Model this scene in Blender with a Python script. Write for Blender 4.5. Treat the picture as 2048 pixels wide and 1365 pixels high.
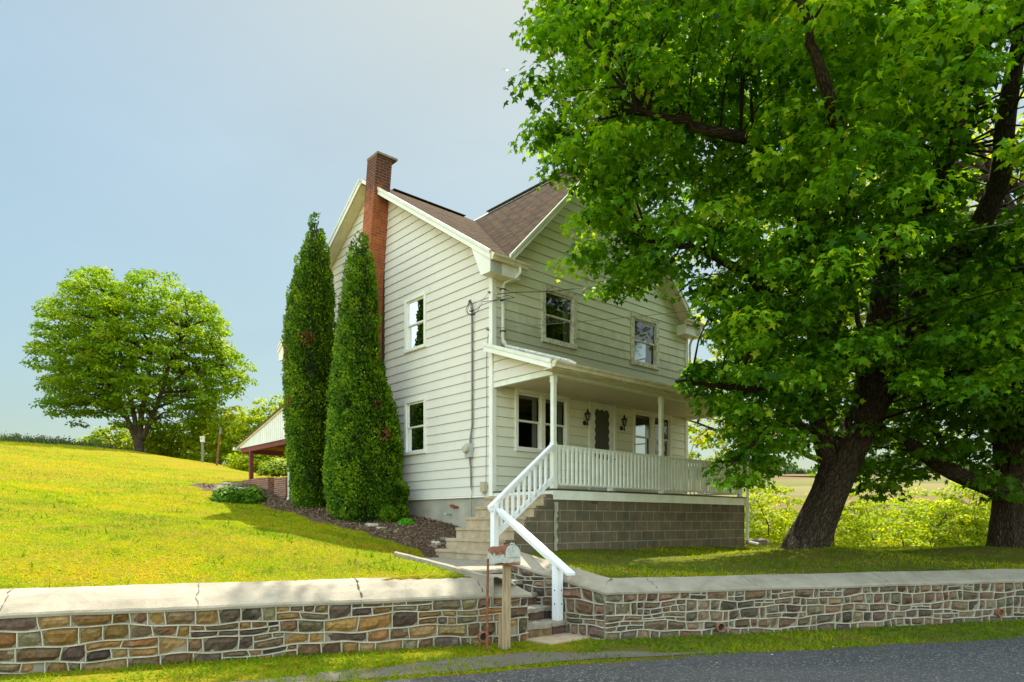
import bpy, math, random
import numpy as np
from mathutils import Vector, Matrix
random.seed(7); rng = np.random.default_rng(11)
R = math.radians
scene = bpy.context.scene
for o in list(bpy.data.objects): bpy.data.objects.remove(o)
# ------------------------------------------------------------------ camera, sky, sun, exposure
cam_d = bpy.data.cameras.new("camera"); cam = bpy.data.objects.new("camera", cam_d)
scene.collection.objects.link(cam); scene.camera = cam
cam.location = (0, 0, 0); cam.rotation_euler = (R(90), 0, 0)      # eye level is z = 0, looking along +Y
cam_d.sensor_width = 36; cam_d.lens = 24.0; cam_d.shift_y = 0.176
cam_d.clip_start = 0.1; cam_d.clip_end = 3000
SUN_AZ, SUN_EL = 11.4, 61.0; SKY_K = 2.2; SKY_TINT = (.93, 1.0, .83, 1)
world = bpy.data.worlds.new("World"); scene.world = world; world.use_nodes = True
wn = world.node_tree; bg = wn.nodes['Background']
sky = wn.nodes.new('ShaderNodeTexSky'); sky.sky_type = 'NISHITA'; sky.sun_disc = False
sky.sun_elevation = R(SUN_EL); sky.sun_rotation = R(SUN_AZ)
sky.altitude = 100; sky.air_density = 1.0; sky.dust_density = 2.5; sky.ozone_density = 1.2
# the clear sky colour is compressed so that it does not burn out; the sky behind and above
# the camera is boosted and warmed, an added fill for the shaded walls
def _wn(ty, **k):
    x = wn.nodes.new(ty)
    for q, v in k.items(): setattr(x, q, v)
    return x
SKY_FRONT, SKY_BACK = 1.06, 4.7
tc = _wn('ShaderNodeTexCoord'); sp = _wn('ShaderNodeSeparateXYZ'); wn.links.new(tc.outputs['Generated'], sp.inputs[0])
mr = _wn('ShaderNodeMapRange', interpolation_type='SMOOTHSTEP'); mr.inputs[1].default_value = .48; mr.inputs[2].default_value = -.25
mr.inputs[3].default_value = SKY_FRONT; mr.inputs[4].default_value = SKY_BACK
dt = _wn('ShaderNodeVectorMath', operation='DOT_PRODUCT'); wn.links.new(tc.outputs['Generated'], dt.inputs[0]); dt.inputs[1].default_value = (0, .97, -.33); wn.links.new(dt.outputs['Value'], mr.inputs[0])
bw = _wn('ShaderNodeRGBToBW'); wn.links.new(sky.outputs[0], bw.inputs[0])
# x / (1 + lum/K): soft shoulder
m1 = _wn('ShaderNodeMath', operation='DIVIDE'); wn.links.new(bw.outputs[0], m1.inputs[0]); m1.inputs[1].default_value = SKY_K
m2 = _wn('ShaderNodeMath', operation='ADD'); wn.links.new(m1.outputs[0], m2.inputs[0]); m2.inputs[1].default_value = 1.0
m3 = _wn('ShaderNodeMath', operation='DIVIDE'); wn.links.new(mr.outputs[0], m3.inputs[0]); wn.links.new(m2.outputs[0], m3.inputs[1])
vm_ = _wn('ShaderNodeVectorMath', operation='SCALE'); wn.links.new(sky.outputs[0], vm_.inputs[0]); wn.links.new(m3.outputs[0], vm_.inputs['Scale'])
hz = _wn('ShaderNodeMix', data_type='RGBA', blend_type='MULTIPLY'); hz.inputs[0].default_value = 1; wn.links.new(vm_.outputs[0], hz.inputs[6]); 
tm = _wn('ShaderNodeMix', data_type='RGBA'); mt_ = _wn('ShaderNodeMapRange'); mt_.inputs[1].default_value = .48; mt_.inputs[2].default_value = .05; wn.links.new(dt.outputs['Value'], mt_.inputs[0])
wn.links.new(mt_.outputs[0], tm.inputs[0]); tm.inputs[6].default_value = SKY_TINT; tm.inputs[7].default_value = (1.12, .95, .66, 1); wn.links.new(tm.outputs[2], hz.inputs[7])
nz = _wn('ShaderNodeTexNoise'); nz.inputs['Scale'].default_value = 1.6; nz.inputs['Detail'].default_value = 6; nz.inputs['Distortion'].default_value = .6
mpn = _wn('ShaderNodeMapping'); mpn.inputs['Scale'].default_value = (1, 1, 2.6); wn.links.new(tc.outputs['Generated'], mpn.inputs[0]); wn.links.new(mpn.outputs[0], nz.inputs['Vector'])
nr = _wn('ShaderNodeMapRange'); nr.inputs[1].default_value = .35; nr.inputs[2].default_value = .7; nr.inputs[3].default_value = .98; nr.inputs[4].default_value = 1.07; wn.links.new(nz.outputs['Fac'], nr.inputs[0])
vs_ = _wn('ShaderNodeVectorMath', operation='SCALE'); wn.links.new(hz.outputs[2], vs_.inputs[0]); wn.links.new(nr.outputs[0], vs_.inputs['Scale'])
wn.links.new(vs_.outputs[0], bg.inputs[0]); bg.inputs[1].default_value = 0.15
sd = bpy.data.lights.new("sun", 'SUN'); sun = bpy.data.objects.new("sun", sd); scene.collection.objects.link(sun)
sd.energy = 3.5; sd.angle = R(0.5); sd.color = (1.0, 0.93, 0.82)
sv = Vector((math.sin(R(SUN_AZ))*math.cos(R(SUN_EL)), math.cos(R(SUN_AZ))*math.cos(R(SUN_EL)), math.sin(R(SUN_EL))))
sun.rotation_euler = (-sv).to_track_quat('-Z', 'Y').to_euler(); sun.location = (20, 40, 60)
scene.view_settings.view_transform = 'Standard'; scene.view_settings.look = 'None'
scene.view_settings.exposure = 1.5; scene.view_settings.gamma = 1.0
scene.render.engine = 'CYCLES'
# ------------------------------------------------------------------ frames
F = 1365.0; HZ = 1043.0
CX, CY = -0.393, 13.77
XU = np.array([0.7455, 0.666]); XU /= np.linalg.norm(XU)
LU = np.array([-XU[1], XU[0]])
HROT = math.atan2(XU[1], XU[0])
def H(t, s, z):      # house frame: t along the front, s along the side, z
    return (CX + t*XU[0] + s*LU[0], CY + t*XU[1] + s*LU[1], z)
A0 = np.array([0.2, 8.6])
def S(a, b, z):      # stair corridor frame
    return (A0[0] + a*XU[0] + b*LU[0], A0[1] + a*XU[1] + b*LU[1], z)
def W(px, py, D):    # a point seen at that place in the photograph, D metres away
    return ((px-1024)/F*D, D, (HZ-py)/F*D)
# ------------------------------------------------------------------ materials
MATS = {}
def srgb(r, g, b):
    f = lambda c: c/12.92 if c <= .04045 else ((c+.055)/1.055)**2.4
    return (f(r/255), f(g/255), f(b/255), 1)
class NT:
    def __init__(s, name):
        s.m = bpy.data.materials.new(name); s.m.use_nodes = True; s.t = s.m.node_tree; s.t.nodes.clear()
        s.out = s.n('ShaderNodeOutputMaterial'); MATS[name] = s.m
    def n(s, ty, **k):
        x = s.t.nodes.new(ty)
        for a, v in k.items(): setattr(x, a, v)
        return x
    def l(s, a, b): s.t.links.new(a, b)
    def bsdf(s, rough=.6, spec=.4, base=None, metal=0):
        b = s.n('ShaderNodeBsdfPrincipled'); b.inputs['Roughness'].default_value = rough
        b.inputs['Specular IOR Level'].default_value = spec; b.inputs['Metallic'].default_value = metal
        if base is not None:
            if hasattr(base, 'is_output'): s.l(base, b.inputs['Base Color'])
            else: b.inputs['Base Color'].default_value = (*base[:3], 1)
        s.l(b.outputs[0], s.out.inputs[0]); return b
    def coord(s, kind='Object', scale=(1,1,1)):
        c = s.n('ShaderNodeTexCoord'); m = s.n('ShaderNodeMapping'); m.inputs['Scale'].default_value = scale
        s.l(c.outputs[kind], m.inputs[0]); return m.outputs[0]
    def noise(s, vec, scale, detail=6, rough=.6, dist=0):
        x = s.n('ShaderNodeTexNoise'); x.inputs['Scale'].default_value = scale; x.inputs['Detail'].default_value = detail
        x.inputs['Roughness'].default_value = rough; x.inputs['Distortion'].default_value = dist
        s.l(vec, x.inputs['Vector']); return x.outputs['Fac']
    def ramp(s, fac, stops, interp='LINEAR'):
        r = s.n('ShaderNodeValToRGB'); r.color_ramp.interpolation = interp
        e = r.color_ramp.elements
        while len(e) > 1: e.remove(e[-1])
        e[0].position = stops[0][0]; e[0].color = (*stops[0][1][:3], 1)
        for p, c in stops[1:]:
            q = e.new(p); q.color = (*c[:3], 1)
        s.l(fac, r.inputs[0]); return r.outputs[0]
    def mix(s, fac, a, b, mode='MIX'):
        x = s.n('ShaderNodeMix', data_type='RGBA', blend_type=mode); x.clamp_factor = True
        if hasattr(fac, 'is_output'): s.l(fac, x.inputs[0])
        else: x.inputs[0].default_value = fac
        for v, i in ((a, 6), (b, 7)):
            if hasattr(v, 'is_output'): s.l(v, x.inputs[i])
            else: x.inputs[i].default_value = (*v[:3], 1)
        return x.outputs[2]
    def math(s, op, a, b=0.0):
        x = s.n('ShaderNodeMath', operation=op)
        for v, i in ((a, 0), (b, 1)):
            if hasattr(v, 'is_output'): s.l(v, x.inputs[i])
            else: x.inputs[i].default_value = v
        return x.outputs[0]
    def bump(s, b, height, strength=.5, dist=.02):
        x = s.n('ShaderNodeBump'); x.inputs['Strength'].default_value = strength; x.inputs['Distance'].default_value = dist
        s.l(height, x.inputs['Height']); s.l(x.outputs[0], b.inputs['Normal']); return x
    def attr(s, name='var'):
        a = s.n('ShaderNodeAttribute', attribute_name=name); return a
    def sepz(s, vec, i=2):
        x = s.n('ShaderNodeSeparateXYZ'); s.l(vec, x.inputs[0]); return x.outputs[i]
def mat_noise(name, c1, c2, scale=4, rough=.7, bump=.2, bscale=60, spec=.3, bdist=.01, stretch=(1,1,1), mid=(.35,.65)):
    t = NT(name); v = t.coord('Object', stretch)
    col = t.ramp(t.noise(v, scale), [(mid[0], c1), (mid[1], c2)])
    b = t.bsdf(rough, spec, col)
    if bump: t.bump(b, t.noise(v, bscale, 4), bump, bdist)
    return t.m
def mat_leaf(name, cols, trans=.45, tcol=(1.25, 1.3, .45), rough=.45, nscale=0.35, spec=.12):
    t = NT(name); a = t.attr('var')
    col = t.ramp(a.outputs['Fac'], [(i/(len(cols)-1), c) for i, c in enumerate(cols)])
    b = t.bsdf(rough, spec, col)
    tr = t.n('ShaderNodeBsdfTranslucent')
    tc = t.mix(1.0, col, tcol, 'MULTIPLY'); t.l(tc, tr.inputs[0])
    mx = t.n('ShaderNodeMixShader'); mx.inputs[0].default_value = trans
    t.l(b.outputs[0], mx.inputs[1]); t.l(tr.outputs[0], mx.inputs[2]); t.l(mx.outputs[0], t.out.inputs[0])
    return t.m
# paints
def mat_siding(name, white, dirt, mildew=False):
    t = NT(name); v = t.coord('Object')
    n1 = t.noise(v, .8, 5); n2 = t.noise(t.coord('Object', (1, 1, .25)), 9, 6, .7)
    c = t.mix(t.ramp(n1, [(.35, (0,0,0)), (.75, (1,1,1))]), white, tuple(w*.9 for w in white))
    c = t.mix(t.ramp(n2, [(.6, (0,0,0)), (.85, (.35,.35,.35))]), c, dirt)
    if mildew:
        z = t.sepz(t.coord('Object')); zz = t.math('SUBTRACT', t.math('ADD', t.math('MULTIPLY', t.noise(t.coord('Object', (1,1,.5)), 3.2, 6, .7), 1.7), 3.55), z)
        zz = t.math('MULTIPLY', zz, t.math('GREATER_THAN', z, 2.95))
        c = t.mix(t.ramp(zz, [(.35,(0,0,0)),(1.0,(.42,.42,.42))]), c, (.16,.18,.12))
    b = t.bsdf(.55, .3, c); t.bump(b, t.noise(t.coord('Object', (3, 3, 60)), 3, 3), .08, .004); return t.m
mat_siding('siding_paint', (.70, .675, .595), (.42, .36, .20))
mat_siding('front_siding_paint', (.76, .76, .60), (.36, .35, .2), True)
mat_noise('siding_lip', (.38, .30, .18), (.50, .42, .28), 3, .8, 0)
mat_noise('white_trim', (.82, .82, .76), (.74, .73, .64), 3, .5, .05, 40)
mat_noise('clean_white_paint', (.86, .88, .88), (.80, .82, .83), 2.5, .38, .06, 60)
mat_noise('porch_white_paint', (.78, .80, .72), (.66, .68, .57), 4, .5, .08, 60)
mat_noise('weathered_white', (.72, .71, .60), (.30, .26, .17), 14, .75, .4, 60, mid=(.45,.72))
mat_noise('gutter_paint', (.74, .68, .50), (.44, .38, .2), 5, .5, .1, 40, mid=(.4,.8))
mat_noise('cream_soffit', (.72, .66, .47), (.60, .53, .34), 3, .6, .05, 30)
mat_noise('downspout_paint', (.74, .76, .68), (.64, .65, .55), 5, .45, .05, 40)
mat_noise('concrete_foundation', (.42, .385, .30), (.30, .28, .22), 2.2, .9, .35, 45)
mat_noise('tan_concrete', (.48, .38, .25), (.34, .27, .17), 5, .9, .5, 70)

def m_coping():
    t = NT('coping_concrete'); v = t.coord('Object')
    c = t.ramp(t.noise(v, 2.2, 8, .72, .5), [(.3,(.22,.195,.145)),(.5,(.31,.275,.205)),(.7,(.37,.335,.26))])
    c = t.mix(t.ramp(t.noise(v, 9, 7, .75), [(.58,(0,0,0)),(.75,(.75,.75,.75))]), c, (.17,.15,.105))
    c = t.mix(t.ramp(t.noise(t.coord('Object', (1,1,3)), 28, 5, .7), [(.66,(0,0,0)),(.72,(.8,.8,.8))]), c, (.12,.11,.08))
    b = t.bsdf(.9, .2, c); t.bump(b, t.math('ADD', t.noise(v, 60, 4), t.noise(v, 7, 4)), .5, .015)
m_coping()
mat_noise('old_step_concrete', (.34, .31, .24), (.20, .18, .13), 9, .95, .8, 40)
mat_noise('interior_wall', (.20, .18, .14), (.16, .14, .11), 2, .9, 0)
mat_noise('interior_dark', (.05, .045, .035), (.04, .035, .03), 2, .9, 0)
mat_noise('curtain_cloth', (.55, .55, .48), (.42, .42, .36), 6, .9, .1, 20, stretch=(8,8,.5))
mat_noise('black_metal', (.018, .014, .022), (.03, .025, .035), 9, .4, 0)
mat_noise('dark_edge', (.055, .05, .035), (.09, .08, .06), 9, .8, 0)
mat_noise('galvanised', (.42, .45, .43), (.33, .36, .34), 9, .45, .1, 60)
mat_noise('cable_grey', (.22, .21, .18), (.14, .13, .11), 9, .6, 0)
mat_noise('cable_black', (.02, .02, .02), (.04, .04, .035), 9, .6, 0)
mat_noise('cable_bare', (.5, .5, .45), (.4, .4, .35), 9, .5, 0)
mat_noise('red_paint_wood', (.22, .045, .035), (.16, .035, .03), 5, .6, .1, 40)
mat_noise('raw_wood', (.36, .19, .08), (.24, .12, .05), 5, .7, .1, 40)
mat_noise('rusty_iron', (.30, .10, .045), (.16, .06, .035), 14, .85, .4, 80)
mat_noise('terracotta', (.36, .16, .09), (.22, .10, .06), 8, .8, .3, 60)
mat_noise('beige_plastic', (.46, .40, .27), (.40, .35, .24), 8, .6, 0)
mat_noise('mulch', (.16, .095, .06), (.075, .048, .03), 22, .95, 1.0, 60, bdist=.04)
mat_noise('slate_stone', (.26, .22, .17), (.15, .12, .09), 7, .85, .6, 30)
mat_noise('pale_stone', (.52, .48, .37), (.36, .32, .22), 5, .85, .5, 30)
mat_noise('patch_mortar', (.42, .40, .33), (.30, .29, .22), 8, .9, .5, 40)
def m_glass():
    t = NT('window_glass'); tr = t.n('ShaderNodeBsdfTransparent'); tr.inputs[0].default_value = (.72, .75, .72, 1)
    gl = t.n('ShaderNodeBsdfGlossy'); gl.inputs['Roughness'].default_value = .02; gl.inputs[0].default_value = (.9,.92,.95,1)
    fr = t.n('ShaderNodeFresnel'); fr.inputs[0].default_value = 1.55
    mx = t.n('ShaderNodeMixShader'); f2 = t.math('MULTIPLY', fr.outputs[0], .95); t.l(f2, mx.inputs[0])
    t.l(tr.outputs[0], mx.inputs[1]); t.l(gl.outputs[0], mx.inputs[2]); t.l(mx.outputs[0], t.out.inputs[0])
m_glass()
def m_screen():
    t = NT('door_screen'); t.bsdf(.6, .3, t.ramp(t.noise(t.coord('Object', (30,30,.6)), 2), [(.3,(.05,.05,.035)),(.7,(.09,.085,.06))]))
m_screen()
def m_brick(name, c1, c2, mortar, bw, bh, ms=.012, soot=False, offset=.5, rough=.85, bumpd=.01):
    t = NT(name); c = t.n('ShaderNodeTexCoord'); br = t.n('ShaderNodeTexBrick')
    n = t.n('ShaderNodeTexNoise'); n.inputs['Scale'].default_value = 6; t.l(c.outputs['UV'], n.inputs['Vector'])
    br.inputs['Scale'].default_value = 1; br.inputs['Brick Width'].default_value = bw; br.inputs['Row Height'].default_value = bh
    br.inputs['Mortar Size'].default_value = ms; br.inputs['Mortar Smooth'].default_value = .2; br.inputs['Bias'].default_value = 0
    br.offset = offset
    br.inputs['Color1'].default_value = (*c1, 1); br.inputs['Color2'].default_value = (*c2, 1); br.inputs['Mortar'].default_value = (*mortar, 1)
    t.l(c.outputs['UV'], br.inputs['Vector'])
    v = t.coord('Object')
    grime = t.ramp(t.noise(v, 3.5, 8, .7), [(.3, (.62,.62,.6)), (.7, (1.15,1.1,1.0))])
    col = t.mix(1.0, br.outputs['Color'], grime, 'MULTIPLY')
    if soot:
        z = t.sepz(c.outputs['UV'], 1)
        f = t.math('MULTIPLY', t.math('SUBTRACT', t.math('ADD', z, t.math('MULTIPLY', t.noise(v, 9), 2.0)), 8.5), 1.3)
        f = t.math('MULTIPLY', t.ramp(f, [(0,(0,0,0)), (1,(.85,.85,.85))]), t.math('SUBTRACT', 1.0, t.math('MULTIPLY', br.outputs['Fac'], .7)))
        col = t.mix(f, col, (.05,.03,.026))
    b = t.bsdf(rough, .25, col)
    h = t.math('ADD', t.math('MULTIPLY', br.outputs['Fac'], -1.0), t.math('MULTIPLY', t.noise(v, 50, 4), .5))
    t.bump(b, h, .7, bumpd); return t.m
m_brick('chimney_brick', (.46, .125, .04), (.34, .085, .03), (.36, .2, .12), .2, .067, .007, soot=True)
m_brick('garden_brick', (.34, .11, .06), (.12, .06, .05), (.42, .33, .25), .2, .067, .01)
m_brick('cinder_block', (.12, .108, .075), (.165, .13, .092), (.30, .27, .19), .4064, .2032, .009)
def m_shingle():
    t = NT('roof_shingles'); c = t.n('ShaderNodeTexCoord'); br = t.n('ShaderNodeTexBrick')
    br.inputs['Scale'].default_value = 1; br.inputs['Brick Width'].default_value = .30; br.inputs['Row Height'].default_value = .14
    br.inputs['Mortar Size'].default_value = .018; br.inputs['Mortar Smooth'].default_value = .3; br.inputs['Bias'].default_value = -.1
    br.inputs['Color1'].default_value = (.095, .064, .034, 1); br.inputs['Color2'].default_value = (.042, .031, .02, 1); br.inputs['Mortar'].default_value = (.025, .02, .016, 1)
    t.l(c.outputs['UV'], br.inputs['Vector'])
    n = t.noise(t.coord('UV', (1, 3, 1)), 5, 6, .7)
    col = t.mix(1.0, br.outputs['Color'], t.ramp(n, [(.3, (.55,.55,.58)), (.7, (1.5,1.35,1.2))]), 'MULTIPLY')
    b = t.bsdf(.95, .05, col); t.bump(b, t.math('ADD', t.math('MULTIPLY', br.outputs['Fac'], -1.5), t.noise(t.coord('UV'), 80, 3)), .9, .012)
m_shingle()
def m_stone():
    t = NT('field_stone'); a = t.attr('col'); v = t.coord('Object')
    n = t.noise(v, 14, 8, .7, .6)
    col = t.mix(1.0, a.outputs['Color'], t.ramp(n, [(.28, (.5,.47,.45)), (.5, (1,1,1)), (.72, (1.5,1.45,1.3))]), 'MULTIPLY')
    n2 = t.noise(v, 5, 5, .6)
    col = t.mix(t.ramp(n2, [(.55, (0,0,0)), (.75, (.6,.6,.6))]), col, (.23, .20, .14))
    b = t.bsdf(.88, .25, col); t.bump(b, t.math('ADD', n, t.noise(v, 60, 4)), .8, .02)
m_stone()
mat_noise('ribbon_mortar', (.55, .50, .39), (.38, .35, .26), 6, .9, .4, 60)
mat_noise('bed_mortar', (.30, .26, .19), (.22, .19, .13), 8, .95, .7, 40)
def m_ceiling():
    t = NT('beadboard'); v = t.coord('Object')
    w = t.n('ShaderNodeTexWave', wave_type='BANDS', bands_direction='Y'); w.inputs['Scale'].default_value = 3.2; t.l(v, w.inputs['Vector'])
    col = t.mix(t.ramp(w.outputs['Fac'], [(.0, (1,1,1)), (.12, (0,0,0))]), (.72, .64, .46), (.30, .24, .15))
    t.bsdf(.6, .3, col)
m_ceiling()
def m_bark(name, c1, c2, c3):
    t = NT(name); c = t.n('ShaderNodeTexCoord'); mp = t.n('ShaderNodeMapping'); mp.inputs['Scale'].default_value = (1, .28, 1)
    t.l(c.outputs['UV'], mp.inputs[0])
    vo = t.n('ShaderNodeTexVoronoi', feature='DISTANCE_TO_EDGE'); vo.inputs['Scale'].default_value = 22
    ns = t.n('ShaderNodeTexNoise'); ns.inputs['Scale'].default_value = 5; ns.inputs['Detail'].default_value = 5; t.l(mp.outputs[0], ns.inputs['Vector'])
    vm = t.n('ShaderNodeVectorMath', operation='MULTIPLY_ADD'); t.l(ns.outputs['Color'], vm.inputs[0]); vm.inputs[1].default_value = (.18,.18,.18); t.l(mp.outputs[0], vm.inputs[2])
    t.l(vm.outputs[0], vo.inputs['Vector'])
    n = t.noise(t.coord('Object'), 6, 8, .7)
    col = t.mix(t.ramp(vo.outputs['Distance'], [(.0, (0,0,0)), (.22, (1,1,1))]), c1, c2)
    col = t.mix(t.ramp(n, [(.55, (0,0,0)), (.7, (.6,.6,.6))]), col, c3)
    b = t.bsdf(.95, .15, col)
    h = t.math('ADD', t.ramp(vo.outputs['Distance'], [(0,(0,0,0)),(.3,(1,1,1))]), t.math('MULTIPLY', t.noise(t.coord('Object'), 40, 5), .4))
    t.bump(b, h, 1.0, .035)
m_bark('maple_bark', (.02, .014, .009), (.085, .062, .04), (.085, .085, .05))
m_bark('walnut_bark', (.06, .045, .03), (.19, .14, .09), (.16, .13, .08))
# ------------------------------------------------------------------ object helpers
COL = scene.collection
ROOTM = {}
def thing(name, label, cat, loc=(0,0,0), rz=0, group=None):
    o = bpy.data.objects.new(name, None); COL.objects.link(o); o.location = loc; o.rotation_euler = (0,0,rz)
    o.empty_display_size = .2
    o['label'] = label; o['category'] = cat
    if group: o['group'] = group
    ROOTM[o.name] = Matrix.Translation(loc) @ Matrix.Rotation(rz, 4, 'Z'); return o
def tag(o, label, cat, group=None):
    o['label'] = label; o['category'] = cat
    if group: o['group'] = group
    return o
class MB:
    """collects polygons in world coordinates; build() links them as ONE mesh"""
    def __init__(s): s.v = []; s.f = []; s.mi = []; s.uv = {}; s.mats = []; s.cols = None
    def mat(s, m):
        if m not in s.mats: s.mats.append(m)
        return s.mats.index(m)
    def face(s, pts, m=None, uv=None):
        i = len(s.v); s.v.extend([tuple(p) for p in pts]); s.f.append(tuple(range(i, i+len(pts))))
        s.mi.append(s.mat(m) if m else 0)
        if uv: s.uv[len(s.f)-1] = uv
    def box(s, fr, a0, a1, b0, b1, c0, c1, m=None, uvs=False):
        """fr maps (a,b,c)->world"""
        P = lambda a, b, c: fr(a, b, c)
        fs = [((a0,b0,c0),(a1,b0,c0),(a1,b0,c1),(a0,b0,c1),'ac'), ((a1,b1,c0),(a0,b1,c0),(a0,b1,c1),(a1,b1,c1),'ac'),
              ((a0,b1,c0),(a0,b0,c0),(a0,b0,c1),(a0,b1,c1),'bc'), ((a1,b0,c0),(a1,b1,c0),(a1,b1,c1),(a1,b0,c1),'bc'),
              ((a0,b0,c1),(a1,b0,c1),(a1,b1,c1),(a0,b1,c1),'ab'), ((a0,b1,c0),(a1,b1,c0),(a1,b0,c0),(a0,b0,c0),'ab')]
        for q in fs:
            k = {'a':0,'b':1,'c':2}; u, v = k[q[4][0]], k[q[4][1]]
            s.face([P(*p) for p in q[:4]], m, [(p[u], p[v]) for p in q[:4]] if uvs else None)
    def prism(s, poly, ext, m=None):
        """poly: list of 3D pts, ext: vector"""
        e = Vector(ext); A = [Vector(p) for p in poly]; B = [p+e for p in A]; n = len(A)
        s.face(A[::-1], m); s.face(B, m)
        for i in range(n): s.face([A[i], A[(i+1)%n], B[(i+1)%n], B[i]], m)
    def beam(s, p0, p1, w, h, m=None, up=(0,0,1)):
        p0 = Vector(p0); p1 = Vector(p1); d = (p1-p0).normalized(); sd = d.cross(Vector(up))
        if sd.length < 1e-4: sd = Vector((XU[0], XU[1], 0))
        sd.normalize(); u = sd.cross(d).normalized()
        q = [p0 + sd*a*w/2 + u*b*h/2 for a, b in ((-1,-1),(1,-1),(1,1),(-1,1))]
        s.prism(q, p1-p0, m)
    def tube(s, pts, rad, n=8, m=None, cap=True, uv=False, jit=None):
        pts = [Vector(p) for p in pts]
        if not hasattr(rad, '__len__'): rad = [rad]*len(pts)
        rings = []; prev = None; L = 0
        for i, p in enumerate(pts):
            d = (pts[min(i+1, len(pts)-1)] - pts[max(i-1, 0)]).normalized()
            if prev is None:
                a = Vector((1,0,0)) if abs(d.x) < .8 else Vector((0,1,0)); x = (a - d*a.dot(d)).normalized()
            else: x = (prev - d*prev.dot(d)).normalized()
            prev = x; y = d.cross(x)
            if i: L += (p-pts[i-1]).length
            base = len(s.v)
            for k in range(n):
                an = 2*math.pi*k/n; r = rad[i]*(jit(k, n, L) if jit else 1)
                s.v.append(tuple(p + (x*math.cos(an) + y*math.sin(an))*r))
            rings.append((base, L, rad[i]))
        mi = s.mat(m) if m else 0
        for i in range(len(rings)-1):
            a, la, ra = rings[i]; b, lb, rb = rings[i+1]
            for k in range(n):
                k2 = (k+1) % n; s.f.append((a+k, a+k2, b+k2, b+k)); s.mi.append(mi)
                if uv:
                    c = 2*math.pi*max(rad); u0 = c*k/n; u1 = c*(k+1)/n
                    s.uv[len(s.f)-1] = [(u0,la),(u1,la),(u1,lb),(u0,lb)]
        if cap:
            s.f.append(tuple(rings[0][0]+k for k in range(n))[::-1]); s.mi.append(mi)
            s.f.append(tuple(rings[-1][0]+k for k in range(n))); s.mi.append(mi)
    def build(s, name, m=None, parent=None, root=None, smooth=False, bevel=0, attrs=None, kind=None):
        me = bpy.data.meshes.new(name)
        r = parent
        while r is not None and r.parent is not None: r = r.parent
        vs = s.v
        if r is not None and r.name in ROOTM:
            M = np.array(ROOTM[r.name].inverted()); A = np.array(vs, float); vs = (A @ M[:3,:3].T + M[:3,3]).tolist()
        me.from_pydata([tuple(v) for v in vs], [], s.f)
        mats = s.mats or [m]
        if s.mats and m and m not in s.mats: pass
        for q in mats: me.materials.append(MATS[q])
        if s.mats: me.polygons.foreach_set('material_index', s.mi)
        if s.uv:
            ul = me.uv_layers.new(name='UVMap')
            for fi, u in s.uv.items():
                p = me.polygons[fi]
                for k, li in enumerate(p.loop_indices): ul.data[li].uv = u[k]
        if s.cols is not None:
            at = me.color_attributes.new('col', 'FLOAT_COLOR', 'POINT'); at.data.foreach_set('color', np.array(s.cols, np.float32).ravel())
        if smooth: me.polygons.foreach_set('use_smooth', [True]*len(me.polygons))
        me.update()
        o = bpy.data.objects.new(name, me); COL.objects.link(o)
        if parent is not None: o.parent = parent
        if bevel:
            bm_ = o.modifiers.new('bevel', 'BEVEL'); bm_.width = bevel; bm_.segments = 2; bm_.limit_method = 'ANGLE'
        if kind: o['kind'] = kind
        return o
def np_mesh(name, V, FI, nper, mat, var=None, parent=None, smooth=False, kind=None):
    """V (n,3) world verts, FI flat loop indices, nper verts per face"""
    me = bpy.data.meshes.new(name); n = len(V); nf = len(FI)//nper
    r = parent
    while r is not None and r.parent is not None: r = r.parent
    if r is not None and r.name in ROOTM:
        M = np.array(ROOTM[r.name].inverted()); V = V @ M[:3,:3].T + M[:3,3]
    me.vertices.add(n); me.vertices.foreach_set('co', V.astype(np.float32).ravel())
    me.loops.add(nf*nper); me.loops.foreach_set('vertex_index', FI.astype(np.int32))
    me.polygons.add(nf); me.polygons.foreach_set('loop_start', np.arange(nf, dtype=np.int32)*nper)
    me.materials.append(MATS[mat])
    if smooth: me.polygons.foreach_set('use_smooth', np.ones(nf, bool))
    me.update(calc_edges=True)
    if var is not None:
        a = me.attributes.new('var', 'FLOAT', 'POINT'); a.data.foreach_set('value', var.astype(np.float32))
    o = bpy.data.objects.new(name, me); COL.objects.link(o)
    if parent is not None: o.parent = parent
    if kind: o['kind'] = kind
    return o
MAPLE = np.array([(0,.38,.02),(0,0,0),(.36,-.04,-.05),(.25,.2,0),(.62,.40,-.12),(.24,.52,0),(0,1.0,-.16),(-.24,.52,0),(-.62,.40,-.12),(-.25,.2,0),(-.36,-.04,-.05)])
MAPLE_F = np.array([(0,i,i%10+1) for i in range(1,11)]).ravel()
KITE = np.array([(0,0,0),(.34,.5,-.06),(0,1,-.12),(-.34,.5,-.06)]); KITE_F = np.array([0,1,2,0,2,3])
BLADE = np.array([(-.13,0,0),(.13,0,0),(0,1,.25)]); BLADE_F = np.array([0,1,2])
def norm(a): return a/np.maximum(np.linalg.norm(a, axis=1, keepdims=True), 1e-6)
def leaves(name, P, N, T, size, shape, mat, var, parent=None, kind=None):
    """P positions, N plane normals, T tip directions"""
    SH, FA = {'maple': (MAPLE, MAPLE_F), 'kite': (KITE, KITE_F), 'blade': (BLADE, BLADE_F)}[shape]
    N = norm(N); T = norm(T - N*(T*N).sum(1, keepdims=True)); B = np.cross(T, N)
    k = len(SH); n = len(P); size = np.broadcast_to(size, (n,))
    V = (P[:,None,:] + size[:,None,None]*(SH[None,:,0:1]*B[:,None,:] + SH[None,:,1:2]*T[:,None,:] + SH[None,:,2:3]*N[:,None,:])).reshape(-1,3)
    FI = (FA[None,:] + (np.arange(n)*k)[:,None]).ravel()
    return np_mesh(name, V, FI, 3, mat, np.repeat(var, k), parent, kind=kind)
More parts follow.
